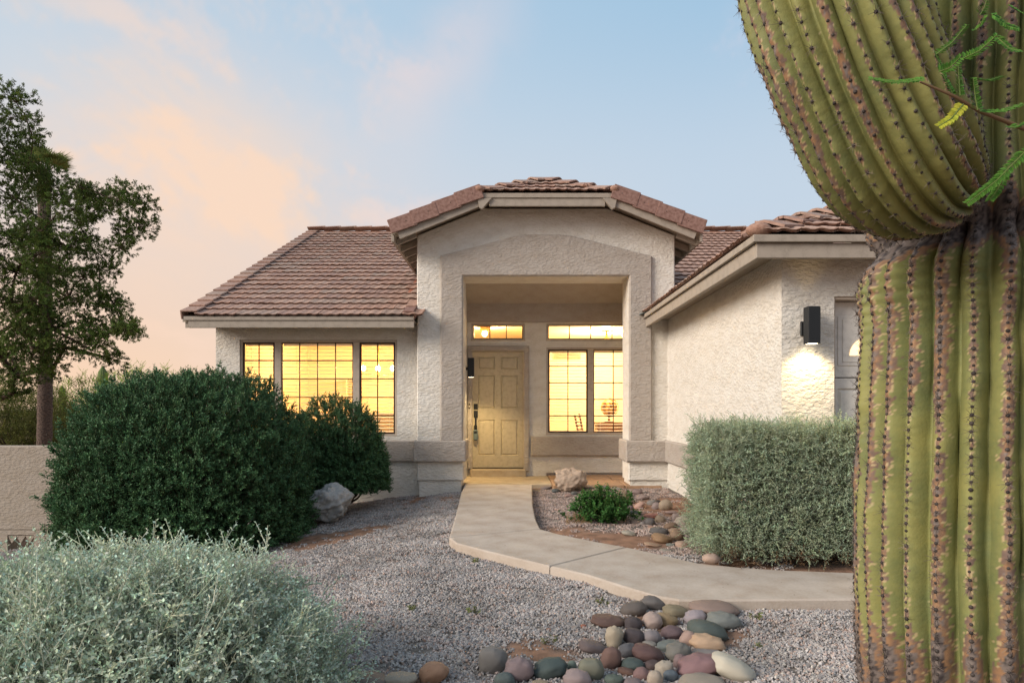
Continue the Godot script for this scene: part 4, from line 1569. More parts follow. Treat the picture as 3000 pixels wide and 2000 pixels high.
	b.tube(arc, rad, 6)
	obj("meridian", b, M["brass"], t)
	t = thing("candle_holder", "small brass candle holder beside the globe", "candle holder", Vector3(2.28, fy + 0.772, -13.45))
	b = Builder.new()
	b.lathe(Vector3.ZERO, [[0.05, 0.0], [0.05, 0.01], [0.015, 0.03], [0.015, 0.1], [0.04, 0.12], [0.04, 0.15], [0.001, 0.151]], 14)
	obj("body", b, M["brass"], t)
	# slatted chair back
	t = thing("study_chair", "wooden chair with slatted back inside the porch window", "chair", Vector3(1.25, fy, -12.9))
	var lean = Basis(Vector3(0, 0, 1), 0.2)
	for k in [0.0, 0.1]:
		b = Builder.new()
		b.box(lean * Vector3(k, 0.62, 0) + Vector3(0.12, 0, -k), Vector3(0.035, 0.66, 0.03), 0.005, lean)
		obj("back_post", b, M["wood"], t)
	for k in 6:
		b = Builder.new()
		b.box(lean * Vector3(0.05, 0.5 + k * 0.075, 0) + Vector3(0.12, 0, -0.05), Vector3(0.1, 0.02, 0.02), 0.003, lean)
		obj("slat", b, M["wood"], t)
	b = Builder.new()
	b.box(Vector3(0.15, 0.44, -0.1), Vector3(0.44, 0.04, 0.44), 0.01)
	obj("seat", b, M["wood"], t)
	for sx in [-0.03, 0.33]:
		for sz in [-0.28, 0.08]:
			b = Builder.new()
			b.box(Vector3(sx, 0.21, sz), Vector3(0.035, 0.42, 0.035), 0.004)
			obj("leg", b, M["wood"], t)
	# ceiling fan blades catch the eye in the transom
	t = thing("air_return", "pale louvred air vent high on the study wall", "vent", Vector3(1.25, 2.56, -15.4))
	for k in 5:
		b = Builder.new()
		b.box(Vector3(0, k * 0.045, 0), Vector3(0.6, 0.012, 0.04), 0.0, Basis(Vector3.RIGHT, 0.5))
		obj("slat", b, M["cloth"], t)

func shutter() -> void:
	var t := thing("interior_shutter", "louvred shutter on the dining room wall inside the wing window", "shutter", Vector3(-3.3, 1.15, -13.85))
	var b := Builder.new()
	for s in [-0.25, 0.25]:
		b.box(Vector3(0, 0.45, s), Vector3(0.03, 0.9, 0.05), 0.004)
	b.box(Vector3(0, 0.02, 0), Vector3(0.03, 0.05, 0.5), 0.004)
	b.box(Vector3(0, 0.88, 0), Vector3(0.03, 0.05, 0.5), 0.004)
	obj("frame", b, M["cloth"], t)
	for k in 16:
		b = Builder.new()
		b.box(Vector3(0, 0.07 + k * 0.05, 0), Vector3(0.04, 0.008, 0.46), 0.0, Basis(Vector3(0, 0, 1), 0.6))
		obj("slat", b, M["cloth"], t)

func dining_chair(foot: Vector3, turn: float, label: String) -> void:
	var t := thing("dining_chair", label, "chair", foot, "upholstered dining chairs")
	t.rotation.y = turn
	var b := Builder.new()
	b.box(Vector3(0, 0.46, 0), Vector3(0.46, 0.1, 0.46), 0.03)
	obj("seat", b, M["cloth"], t)
	b = Builder.new()
	b.prism(PackedVector2Array([Vector2(-0.22, 0.42), Vector2(0.22, 0.42), Vector2(0.23, 0.9), Vector2(0.15, 0.97), Vector2(-0.15, 0.97), Vector2(-0.23, 0.9)]), -0.24, -0.18, 0.02)
	obj("backrest", b, M["cloth"], t)
	for sx in [-0.19, 0.19]:
		for sz in [-0.19, 0.19]:
			b = Builder.new()
			b.box(Vector3(sx, 0.21, sz), Vector3(0.045, 0.42, 0.045), 0.005)
			obj("leg", b, M["wood"], t)

# ---------------------------------------------------------------- plants

func green(base: Color, r: RandomNumberGenerator, spread: float) -> Color:
	var g = 1.0 + r.randf_range(-spread, spread)
	return Color(base.r * g * (1.0 + r.randf_range(-0.12, 0.12)), base.g * g, base.b * g * (1.0 + r.randf_range(-0.12, 0.12)))

# a leafy shoot growing along +y: a stem, with leaves set round it
func shoot(length: float, leaves: int, leaf_l: float, leaf_w: float, angle: float, stem_r: float, base: Color, stem: Color, seed_value: int, tips := 0) -> ArrayMesh:
	var r := rng(seed_value)
	var b := Builder.new()
	b.colored = true
	var stems = [[Vector3.ZERO, Vector3(r.randf_range(-0.1, 0.1), 1, r.randf_range(-0.1, 0.1)).normalized() * length]]
	for i in tips:
		var k = r.randf_range(0.25, 0.75)
		var s: Vector3 = stems[0][1] * k
		var dir = (Vector3.UP + ball(r) * 0.8).normalized()
		stems.append([s, s + dir * length * r.randf_range(0.3, 0.55)])
	for s in stems:
		b.tint = stem
		b.tube(PackedVector3Array([s[0], s[1]]), PackedFloat32Array([stem_r, stem_r * 0.5]), 3, false)
		var share = int(leaves / stems.size())
		for i in share:
			var u = (i + r.randf()) / share
			var p: Vector3 = s[0].lerp(s[1], 0.12 + 0.88 * u)
			var spin = i * 2.4 + r.randf_range(-0.3, 0.3)
			var dir = Vector3(cos(spin), 0, sin(spin))
			var axis: Vector3 = (s[1] - s[0]).normalized()
			var out = (dir * sin(angle) + axis * cos(angle) + ball(r) * 0.2).normalized()
			var nn = (axis - out * axis.dot(out) + ball(r) * 0.3).normalized()
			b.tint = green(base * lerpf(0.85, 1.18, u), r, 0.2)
			var l = leaf_l * r.randf_range(0.7, 1.15)
			b.leaf(p, p + out * l, leaf_w * r.randf_range(0.8, 1.15), nn)
	return b.mesh()

# shoots spread over a rounded body with lumps. size: half extents; power: 2 round .. 6 boxy
func bush_shoots(mid: Vector3, size: Vector3, power: float, floor_y: float, count: int, lump: float, layers: Array, shoot_scale: Array, up_bias: float, tone: float, seed_value: int, gaps := 0.0, wash := Color.WHITE) -> Array:
	var r := rng(seed_value)
	var f = noise(FastNoiseLite.TYPE_SIMPLEX_SMOOTH, 1.0, seed_value, 3)
	var spots = []
	var tints = PackedColorArray()
	var tries := 0
	while spots.size() < count and tries < count * 6:
		tries += 1
		var dir = ball(r)
		var q = Vector3(pow(absf(dir.x / size.x), power), pow(absf(dir.y / size.y), power), pow(absf(dir.z / size.z), power))
		var rad = pow(q.x + q.y + q.z, -1.0 / power)
		var p = dir * rad
		if power > 5.0:
			# an even spread over the faces of a clipped box, its edges a little rounded
			var area = Vector3(size.y * size.z, size.x * size.z, size.x * size.y)
			var pick = r.randf() * (area.x + area.y + area.z)
			p = Vector3(r.randf_range(-1, 1), r.randf_range(-1, 1), r.randf_range(-1, 1))
			var face = 0 if pick < area.x else 1 if pick < area.x + area.y else 2
			p[face] = 1.0 if p[face] > 0.0 else -1.0
			p *= 1.0 - 0.05 * smoothstep(1.55, 1.75, p.length())
			dir = Vector3.ZERO
			dir[face] = p[face]
			p *= size
		var l = f.get_noise_3dv(p * 3.6 / maxf(size.x, 0.5))
		var l2 = f.get_noise_3dv(p * 7.0 / maxf(size.x, 0.5) + Vector3(9, 0, 0))
		if gaps > 0.0 and l2 < -0.38 + gaps * 0.2 and r.randf() < 0.9:
			continue
		var layer: float = layers[r.randi() % layers.size()]
		p *= layer + l * lump + l2 * lump * 0.95 + r.randf_range(-0.03, 0.02)
		p += mid
		if p.y < floor_y + 0.02:
			continue
		var grow = (dir / size).normalized()
		var up = (grow * (1.0 - up_bias) + Vector3.UP * up_bias + ball(r) * 0.45).normalized()
		var s = r.randf_range(shoot_scale[0], shoot_scale[1])
		spots.append(Transform3D(frame_along(up, r.randf() * TAU, Vector3.ONE * s), p - up * 0.02))
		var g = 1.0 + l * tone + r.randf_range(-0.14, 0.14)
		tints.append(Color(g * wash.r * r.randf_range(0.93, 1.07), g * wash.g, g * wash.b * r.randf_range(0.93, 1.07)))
	return [spots, tints]

func stems(foot: Vector3, tips: Array, radius: float, m: Material, parent: Node, seed_value: int, called := "stem") -> void:
	var r := rng(seed_value)
	var b := Builder.new()
	for t in tips:
		var mid = foot.lerp(t, 0.5) + Vector3(r.randf_range(-0.1, 0.1), r.randf_range(-0.05, 0.1), r.randf_range(-0.1, 0.1))
		b.tube(PackedVector3Array([foot + Vector3(r.randf_range(-0.05, 0.05), 0, r.randf_range(-0.05, 0.05)), mid, t]), PackedFloat32Array([radius, radius * 0.7, radius * 0.3]), 6, false)
	var o = obj(called, b, m, parent)
	o.set_meta("kind", "stuff")

func ring_tips(mid: Vector3, size: Vector3, n: int, seed_value: int) -> Array:
	var r := rng(seed_value)
	var out = []
	for i in n:
		var dir = ball(r)
		dir.y = absf(dir.y) * 0.9
		out.append(mid + dir * size * 0.8)
	return out

func shrubs() -> void:
	# clipped dark green evergreen, and a second one behind it against the house
	var leafy = Color(0.062, 0.128, 0.056)
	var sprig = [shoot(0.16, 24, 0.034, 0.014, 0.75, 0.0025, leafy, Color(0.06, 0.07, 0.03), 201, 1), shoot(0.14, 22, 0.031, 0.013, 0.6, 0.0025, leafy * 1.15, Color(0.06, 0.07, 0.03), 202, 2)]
	var gy = ground_y(-3.5, 7.9)
	var t := thing("evergreen_shrub", "huge rounded dark green clipped shrub before the left wing", "shrub", Vector3(-3.80, gy, -8.05), "clipped dark green shrubs")
	var size = Vector3(1.22, 1.5, 1.0)
	var mid = Vector3(0, 0.42, 0)
	for k in 2:
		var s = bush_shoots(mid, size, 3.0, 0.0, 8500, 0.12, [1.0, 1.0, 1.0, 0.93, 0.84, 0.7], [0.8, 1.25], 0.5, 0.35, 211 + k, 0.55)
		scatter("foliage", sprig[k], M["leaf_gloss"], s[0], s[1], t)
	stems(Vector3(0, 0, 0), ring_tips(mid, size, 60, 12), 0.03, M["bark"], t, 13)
	gy = ground_y(-2.4, 9.3)
	t = thing("evergreen_shrub", "smaller dark green shrub behind, against the house wall", "shrub", Vector3(-2.5, gy, -9.62), "clipped dark green shrubs")
	size = Vector3(0.66, 1.18, 0.5)
	mid = Vector3(0, 0.35, 0)
	for k in 2:
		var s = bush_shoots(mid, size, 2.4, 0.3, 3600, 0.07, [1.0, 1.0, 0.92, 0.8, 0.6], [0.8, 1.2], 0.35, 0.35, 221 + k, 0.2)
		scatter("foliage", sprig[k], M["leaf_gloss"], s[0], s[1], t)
	stems(Vector3(0, 0, 0), ring_tips(mid, size, 40, 14), 0.022, M["bark"], t, 15)

	# silver-leaved shrubs
	var silver = Color(0.48, 0.565, 0.43)
	var twig = Color(0.54, 0.58, 0.45)
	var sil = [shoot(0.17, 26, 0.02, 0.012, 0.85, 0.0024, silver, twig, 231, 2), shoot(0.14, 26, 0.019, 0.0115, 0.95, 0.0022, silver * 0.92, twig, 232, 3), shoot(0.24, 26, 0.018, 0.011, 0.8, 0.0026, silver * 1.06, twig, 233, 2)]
	gy = ground_y(-1.75, 2.9)
	t = thing("silver_shrub", "wide silvery grey-green shrub at the bottom left corner", "shrub", Vector3(-1.84, gy - 0.04, -3.02), "silver-leaved shrubs")
	size = Vector3(0.98, 0.74, 0.85)
	mid = Vector3(0, 0.0, 0)
	for k in 3:
		var s = bush_shoots(mid, size, 2.5, 0.0, 2700, 0.15, [1.0, 1.0, 0.94, 0.86, 0.75], [0.7, 1.15], 0.5, 0.3, 241 + k, 0.6, Color(0.97, 0.96, 0.95))
		scatter("foliage", sil[k], M["leaf_matte"], s[0], s[1], t)
	stems(Vector3(0, 0, 0), ring_tips(mid, size, 70, 16), 0.012, M["bark"], t, 17)
	gy = ground_y(2.3, 5.7)
	t = thing("silver_hedge", "clipped box-shaped silver green hedge beside the garage corner", "hedge", Vector3(2.38, gy, -5.88), "silver-leaved shrubs")
	size = Vector3(0.70, 1.055, 0.38)
	mid = Vector3(0, 0.0, 0)
	for k in 3:
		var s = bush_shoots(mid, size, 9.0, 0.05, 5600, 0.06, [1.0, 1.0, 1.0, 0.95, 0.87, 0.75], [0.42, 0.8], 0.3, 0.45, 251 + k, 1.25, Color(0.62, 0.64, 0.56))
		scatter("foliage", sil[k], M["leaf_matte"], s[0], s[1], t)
	stems(Vector3(0, 0, 0), ring_tips(mid, size, 70, 18), 0.012, M["bark"], t, 19)

	# dead twigs and fallen leaves at its foot
	var dry = shoot(0.2, 10, 0.02, 0.008, 0.9, 0.0022, Color(0.2, 0.12, 0.06), Color(0.17, 0.115, 0.075), 258, 3)
	var dr = rng(259)
	var dspots = []
	var dtints = PackedColorArray()
	for i in 420:
		var u = dr.randf_range(-0.72, 0.72)
		dspots.append(Transform3D(frame_along((Vector3(u * 0.3, 0.6, dr.randf_range(-0.2, 0.8)) + ball(dr) * 0.6).normalized(), dr.randf() * TAU, Vector3.ONE * dr.randf_range(0.5, 1.0)), Vector3(u, dr.randf_range(-0.01, 0.12), 0.3 + dr.randf_range(-0.3, 0.14))))
		dtints.append(Color.WHITE * dr.randf_range(0.5, 1.2))
	scatter("dead_twigs", dry, M["leaf_matte"], dspots, dtints, t)
	# low leafy plant in the bed, with its dead stalks
	var lush = Color(0.042, 0.115, 0.028)
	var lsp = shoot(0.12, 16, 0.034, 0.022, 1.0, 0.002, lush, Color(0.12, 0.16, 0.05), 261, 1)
	var gp = on_ground(1768, 1528)
	t = thing("leafy_plant", "small bright green leafy plant growing in the rock bed", "plant", gp)
	var s = bush_shoots(Vector3(0, 0.02, 0), Vector3(0.33, 0.26, 0.24), 2.3, 0.0, 460, 0.36, [1.0, 0.9, 0.7, 0.5], [0.7, 1.15], 0.5, 0.5, 262)
	scatter("foliage", lsp, M["leaf_thin"], s[0], s[1], t)
	var r := rng(263)
	var b := Builder.new()
	b.colored = true
	for i in 130:
		var left = r.randf() < 0.55
		var p = Vector3(r.randf_range(-0.42, -0.2), 0.0, r.randf_range(-0.1, 0.22)) if left else Vector3(r.randf_range(-0.2, 0.3), 0.22, r.randf_range(-0.2, 0.0))
		var q = p + Vector3(r.randf_range(-0.06, 0.1), r.randf_range(0.04, 0.16), r.randf_range(-0.06, 0.06))
		b.tint = Color(0.3, 0.2, 0.11) * r.randf_range(0.5, 1.2)
		b.tube(PackedVector3Array([p, p.lerp(q, 0.5) + ball(r) * 0.015, q]), PackedFloat32Array([0.003, 0.0025, 0.0012]), 3, false)
	obj("dry_stalks", b, M["leaf_matte"], t).set_meta("kind", "stuff")
	# litter of small weeds in the gravel
	var wsp = shoot(0.05, 9, 0.022, 0.012, 1.1, 0.001, Color(0.14, 0.17, 0.07), Color(0.14, 0.14, 0.07), 271)
	var k := 0
	for w in [[1390, 1648], [1462, 1636], [1210, 1790], [1385, 1802], [1610, 1888], [1760, 1832], [1770, 1775], [2236, 1760], [2215, 1818], [2228, 1905], [1715, 1530]]:
		var p = on_ground(w[0], w[1])
		var o := thing("weed", ["tiny weed sprouting in the gravel by the near bend of the walkway", "tiny weed in the gravel just below the walkway joint", "small dry weed in the open gravel towards the silver shrub", "small dry weed in the middle of the open gravel", "little grey-green weed beside the bare soil patch", "small weed at the left edge of the river rock pile", "tiny weed in gravel above the river rock pile", "dry weed tuft against the near edge of the walkway", "small weed in the gravel behind the river rocks", "small weed in the gravel between river rocks and saguaro", "small pale weed at the foot of the leafy plant"][k], "weed", p, "small weeds in the gravel")
		var spots = []
		var tints = PackedColorArray()
		for i in 7:
			spots.append(Transform3D(frame_along((Vector3.UP + ball(r) * 0.8).normalized(), r.randf() * TAU, Vector3.ONE * r.randf_range(0.5, 1.1)), Vector3(r.randf_range(-0.03, 0.03), 0, r.randf_range(-0.03, 0.03))))
			tints.append(Color(1.2, 1.05, 0.9) * r.randf_range(0.7, 1.2))
		scatter("foliage", wsp, M["leaf_matte"], spots, tints, o)
		k += 1

func saguaro_far(px: float, top: float, bottom: float, d: float, wide: float, label: String) -> void:
	var p = at(px, top, d)
	var y0 = ground_y(p.x, d)
	var b := Builder.new()
	b.colored = true
	var rows = []
	var tints = []
	var h = p.y - y0
	for i in 15:
		var u = i / 14.0
		var row = PackedVector3Array()
		var trow = []
		var rad = wide * (1.0 if u < 0.86 else sqrt(maxf(0.0005, 1.0 - pow((u - 0.86) / 0.14, 2.0))))
		for j in 36:
			var w = TAU * j / 36.0
			var rr = rad * (1.0 if j % 3 == 0 else 0.86)
			row.append(Vector3(cos(w) * rr, u * h, -sin(w) * rr))
			trow.append(Color(0.10, 0.15, 0.05) if j % 3 else Color(0.16, 0.18, 0.08))
		rows.append(row)
		tints.append(trow)
	b.sheet(rows, true, false, tints)
	var t := thing("distant_saguaro", label, "cactus", Vector3(p.x, y0, -d), "saguaros beyond the wall")
	obj("trunk", b, M["chip"], t)

func backdrop_plants() -> void:
	saguaro_far(300, 1070, 1150, 34.0, 0.24, "tall distant saguaro rising above the desert brush")
	saguaro_far(400, 1092, 1150, 38.0, 0.22, "shorter distant saguaro nearer to the house")
	saguaro_far(181, 1128, 1150, 42.0, 0.2, "distant saguaro low behind the palm trunk")
	# desert brush beyond the garden wall
	var tw = Color(0.15, 0.2, 0.04)
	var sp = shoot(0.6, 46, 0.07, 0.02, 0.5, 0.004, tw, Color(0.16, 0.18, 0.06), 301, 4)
	var list = [
		[-20, 1120, 20.0, 2.0, 1.9, Color(1.0, 0.85, 0.8), "olive brown desert bush at the far left beyond the wall"],
		[95, 1190, 19.0, 1.2, 1.3, Color(0.75, 0.62, 0.75), "grey-brown twiggy bush behind the palm trunk"],
		[225, 1150, 21.0, 1.5, 1.6, Color(0.9, 0.8, 0.75), "dull green bush right of the palm trunk"],
		[330, 1115, 25.0, 1.9, 2.0, Color(1.5, 1.7, 0.9), "bright yellow-green bush below the tall distant saguaro"],
		[430, 1105, 26.0, 1.7, 2.1, Color(1.6, 1.75, 1.0), "bright green bush behind the shorter distant saguaro"],
		[560, 1120, 24.0, 1.8, 1.8, Color(1.3, 1.4, 0.9), "green desert bush showing just left of the big shrub's top"],
	]
	var k := 0
	for e in list:
		var p = at(e[0], e[1], e[2])
		var y0 = ground_y(p.x, e[2])
		var h = p.y - y0
		var t := thing("desert_bush", e[6], "bush", Vector3(p.x, y0, -e[2]), "desert bushes beyond the garden wall")
		var s = bush_shoots(Vector3(0, h * 0.45, 0), Vector3(e[3], h * 0.56, e[4] * 0.8), 2.2, 0.0, 900, 0.16, [1.0, 0.9, 0.75, 0.6, 0.4], [0.6, 1.0], 0.55, 0.5, 310 + k, 0.0, e[5])
		scatter("foliage", sp, M["leaf_thin"], s[0], s[1], t)
		stems(Vector3(0, 0, 0), ring_tips(Vector3(0, h * 0.45, 0), Vector3(e[3], h * 0.5, e[3]), 26, 330 + k), 0.05, M["bark"], t, 340 + k)
		k += 1
	palm()
	mesquite()

func palm() -> void:
	var d := 17.0
	var foot = at(126, 1310, d)
	var y0 = ground_y(foot.x, d)
	var top = at(128, 505, d).y
	var t := thing("fan_palm", "fan palm with a straight brown trunk beyond the garden wall", "palm", Vector3(foot.x, y0, -d))
	var b := Builder.new()
	var path = PackedVector3Array()
	var rad = PackedFloat32Array()
	var r := rng(61)
	var n := 70
	for i in n + 1:
		var u = float(i) / n
		path.append(Vector3(0.05 * sin(u * 3.0), u * (top - y0), 0))
		rad.append(0.165 - 0.03 * u + (0.012 if i % 2 else 0.0) + r.randf_range(-0.006, 0.006))
	b.tube(path, rad, 18)
	obj("trunk", b, M["palm_bark"], t)
	for k in 14:
		b = Builder.new()
		b.colored = true
		var az = TAU * k * 0.382 + 0.4
		var lift = r.randf_range(0.0, 1.2)
		var dir = Vector3(cos(az) * cos(lift), sin(lift), sin(az) * cos(lift))
		var base = Vector3(0, top - y0, 0)
		var hub = base + dir * 0.35
		b.tint = Color(0.2, 0.2, 0.08)
		b.tube(PackedVector3Array([base, hub]), PackedFloat32Array([0.02, 0.012]), 4, false)
		var side = dir.cross(Vector3.UP).normalized()
		var up = side.cross(dir)
		for i in 22:
			var a = lerpf(-1.3, 1.3, i / 21.0)
			var out = (dir * cos(a) + side * sin(a)).normalized()
			var tip = hub + out * r.randf_range(0.4, 0.55) + Vector3(0, -0.05, 0)
			b.tint = green(Color(0.17, 0.2, 0.06), r, 0.25)
			b.leaf(hub, tip, 0.05, up)
		obj("frond", b, M["leaf_thin"], t)

func mesquite() -> void:
	# an airy tree whose trunk stands just out of the picture on the left
	var d0 := 13.0
	var foot = at(-150, 1300, d0)
	foot.y = ground_y(foot.x, d0)
	var t := thing("desert_tree", "airy green desert tree reaching in from the left edge", "tree", foot)
	var r := rng(71)
	var clumps = [[60, 130, 60], [40, 190, 60], [120, 255, 45], [30, 320, 70], [100, 430, 80], [190, 440, 60], [60, 500, 70], [240, 480, 60], [300, 455, 45], [280, 540, 60], [380, 540, 60], [360, 490, 40], [440, 505, 36], [470, 470, 36], [550, 520, 46], [520, 590, 52], [480, 630, 36], [300, 600, 50], [160, 620, 70], [60, 640, 70], [250, 680, 60], [360, 700, 60], [130, 720, 80], [220, 770, 80], [320, 800, 70], [60, 780, 80], [420, 760, 40], [460, 690, 26], [380, 870, 66], [260, 880, 90], [150, 880, 90], [40, 900, 90], [440, 905, 38], [470, 980, 36], [330, 980, 85], [200, 1000, 100], [80, 1000, 100], [410, 1020, 50], [495, 1000, 26], [30, 1100, 90], [130, 1080, 90], [250, 1070, 60], [350, 1080, 44], [200, 1150, 40], [60, 1180, 60], [40, 1250, 40], [420, 1110, 24], [-60, 200, 90], [-80, 420, 110], [-70, 640, 110], [-90, 860, 120], [-60, 1050, 110], [-200, 500, 150], [-220, 760, 150], [-200, 980, 130], [-180, 250, 110], [130, 560, 60], [120, 640, 60], [140, 800, 70], [130, 940, 80], [110, 360, 50]]
	var pts = []
	for c in clumps:
		var dd = d0 + r.randf_range(-1.1, 1.1)
		var p = at(c[0] / 1.3067, 200.0 + c[1] / 1.3067, dd) - foot
		pts.append([p, c[2] / 1.3067 * dd / 2000.0])
	# limbs: each clump hangs on the nearest one that is closer to the fork
	var fork = Vector3(0.1, 1.9, 0.0)
	var order = range(pts.size())
	order.sort_custom(func(a, b): return pts[a][0].distance_to(fork) < pts[b][0].distance_to(fork))
	var limb := Builder.new()
	var trunk := Builder.new()
	trunk.tube(PackedVector3Array([Vector3(0, -0.1, 0), Vector3(-0.05, 0.8, 0.02), Vector3(0.05, 1.5, 0), fork]), PackedFloat32Array([0.2, 0.16, 0.15, 0.13]), 12)
	obj("trunk", trunk, M["bark"], t)
	var done = []
	for a in order:
		var p: Vector3 = pts[a][0]
		var best = fork
		var cost = p.distance_to(fork) * 0.8
		for q in done:
			var qp: Vector3 = pts[q][0]
			var k = p.distance_to(qp) + absf(p.y - qp.y) * 0.2
			if k < cost and qp.distance_to(fork) < p.distance_to(fork):
				cost = k
				best = qp
		var reach = best.distance_to(fork)
		var r0 = maxf(0.014, 0.075 - reach * 0.016) if best != fork else 0.085
		var mid = best.lerp(p, 0.5) + ball(r) * 0.07 * best.distance_to(p) + Vector3(0, 0.06, 0)
		limb.tube(PackedVector3Array([best, mid, p]), PackedFloat32Array([r0, r0 * 0.75, maxf(0.008, r0 * 0.5)]), 6, false)
		done.append(a)
	# leafy sprays
	var sp = []
	for v in 2:
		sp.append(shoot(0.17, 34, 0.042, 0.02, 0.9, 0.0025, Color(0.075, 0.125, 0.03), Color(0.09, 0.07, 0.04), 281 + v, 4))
	var spots = [[], []]
	var tints = [PackedColorArray(), PackedColorArray()]
	for c in pts:
		# leaves stand in small tufts with air between them
		var tufts = int(6 + c[1] * c[1] * 72.0)
		for q in tufts:
			var heart: Vector3 = ball(r) * c[1] * pow(r.randf(), 0.5) * (1.7 if r.randf() < 0.14 else 1.1)
			heart.y *= 0.8
			limb.tube(PackedVector3Array([c[0], c[0] + heart * 0.5 + ball(r) * 0.03, c[0] + heart]), PackedFloat32Array([0.009, 0.006, 0.003]), 3, false)
			var tone = r.randf_range(0.7, 1.35)
			var wide = r.randf_range(0.06, 0.13)
			for i in 13:
				var off: Vector3 = heart + ball(r) * wide * Vector3(1.3, 0.7, 1.0)
				var up: Vector3 = ((off - heart).normalized() * 0.6 + heart.normalized() * 0.4 + ball(r) * 0.6).normalized()
				var v = r.randi() % 2
				spots[v].append(Transform3D(frame_along(up, r.randf() * TAU, Vector3.ONE * r.randf_range(0.5, 0.95)), c[0] + off))
				var g = tone * r.randf_range(0.85, 1.15)
				tints[v].append(Color(g * r.randf_range(0.95, 1.25), g, g * 0.9))
	obj("limb", limb, M["bark"], t)
	var crown := part("crown", t)
	for v in 2:
		scatter("leaves", sp[v], M["leaf_thin"], spots[v], tints[v], crown)

# ---------------------------------------------------------------- the near saguaro

var cork: FastNoiseLite
var cork_fine: FastNoiseLite

# a ribbed column swept along path; returns crest places for the areoles: [point, outward, along]
func ribbed(b: Builder, path: Curve3D, radius: Callable, ribs: int, depth: float, rings: int, scar: Callable, seed_value: int, folds: Callable, per: int, lost: Array = []) -> Array:
	var length = path.get_baked_length()
	var cols = ribs * per
	var rows = []
	var tints = []
	var crests = []
	var r := rng(seed_value)
	var a = Vector3.ZERO
	var next := 0.0
	var wob = noise(FastNoiseLite.TYPE_SIMPLEX_SMOOTH, 0.9, seed_value + 5, 3)
	for i in rings + 1:
		var s = length * i / rings
		var p = path.sample_baked(s, true)
		var t = (path.sample_baked(minf(s + 0.02, length), true) - path.sample_baked(maxf(s - 0.02, 0.0), true)).normalized()
		if a == Vector3.ZERO:
			a = t.cross(Vector3(0.1, 0, 1)).normalized()
		else:
			a = (a - t * a.dot(t)).normalized()
		var c = t.cross(a)
		var base: float = radius.call(s)
		var row = PackedVector3Array()
		var trow = []
		var crest_now = s >= next
		if crest_now:
			next = s + 0.019
		for j in cols:
			var u = float(j) / per
			var k = int(u)
			var f = u - k
			var w = TAU * j / cols
			var sway = wob.get_noise_2d(k * 7.3, s * 3.0)
			# one rib may run out part of the way down: it sinks into its groove
			var fade := 1.0
			for e in lost:
				if e[0] == k:
					fade = smoothstep(e[1] - 0.02, e[1] + 0.05, s)
			var hill = pow(sin(PI * f), 0.9)
			var rr = base * (1.0 + 0.015 * sway) - depth * (1.0 - hill * fade * (0.94 + 0.1 * sway))
			var dir = a * cos(w + sway * 0.02) + c * sin(w + sway * 0.02)
			# fine creases across the ribs
			rr += 0.0022 * wob.get_noise_2d(s * 42.0, w * 1.2) * hill + 0.004 * wob.get_noise_2d(s * 7.0, w * 3.0)
			rr += folds.call(s, w) * hill
			var q = p + dir * rr
			row.append(q)
			# skin: yellow-green, with brown bark spread in ragged patches out from the crests
			var n1 = cork.get_noise_3dv(q * 1.0)
			var n2 = cork_fine.get_noise_3dv(q)
			var near = 1.0 - absf(f - 0.5) * 2.0
			var skin = Color(0.25, 0.24, 0.085).lerp(Color(0.135, 0.16, 0.068), clampf(0.5 + n1 * 0.9 + n2 * 0.3, 0.0, 1.0))
			var bark_here: float = scar.call(s, w, k)
			var edge = near + n1 * 0.6 + n2 * 0.42 + bark_here
			if edge > 1.0:
				skin = Color(0.27, 0.155, 0.085).lerp(Color(0.15, 0.105, 0.085), clampf(0.5 + n2 * 1.6, 0.0, 1.0))
				if edge < 1.045:
					skin = Color(0.40, 0.31, 0.17)
			if edge > 1.42:
				skin = Color(0.04, 0.033, 0.032).lerp(Color(0.17, 0.14, 0.125), clampf(0.5 + n2 * 1.8, 0.0, 1.0))
			if n2 > 0.62 and near < 0.75:
				skin = Color(0.36, 0.31, 0.17)
			trow.append(skin)
			if crest_now and j % per == per / 2 and fade > 0.6:
				crests.append([q, dir, t])
		rows.append(row)
		tints.append(trow)
	b.sheet(rows, true, false, tints)
	# close the ends
	for e in [0, rings]:
		var mid = path.sample_baked(length * e / rings, true)
		b.tint = Color(0.18, 0.2, 0.06)
		for j in cols:
			b.tri(mid, rows[e][j], rows[e][(j + 1) % cols], (mid - path.sample_baked(length * 0.5, true)))
	return crests

# a dark felt cushion with spines standing out of it; y is outward
func areole(seed_value: int, spines: int, long_spine: float) -> ArrayMesh:
	var r := rng(seed_value)
	var b := Builder.new()
	b.colored = true
	b.tint = Color(0.045, 0.036, 0.034)
	b.lathe(Vector3.ZERO, [[0.0052, -0.004], [0.005, 0.001], [0.0036, 0.0036], [0.0003, 0.0046]], 7)
	for i in spines:
		var w = TAU * i / spines + r.randf_range(-0.3, 0.3)
		var up = r.randf_range(0.15, 0.9)
		var dir = Vector3(cos(w), up, sin(w)).normalized()
		var l = long_spine * r.randf_range(0.35, 1.0)
		b.tint = Color(0.13, 0.105, 0.09) * r.randf_range(0.5, 1.6)
		b.tube(PackedVector3Array([Vector3(0, 0.001, 0), dir * l]), PackedFloat32Array([0.00085, 0.0003]), 3, false)
	return b.mesh()

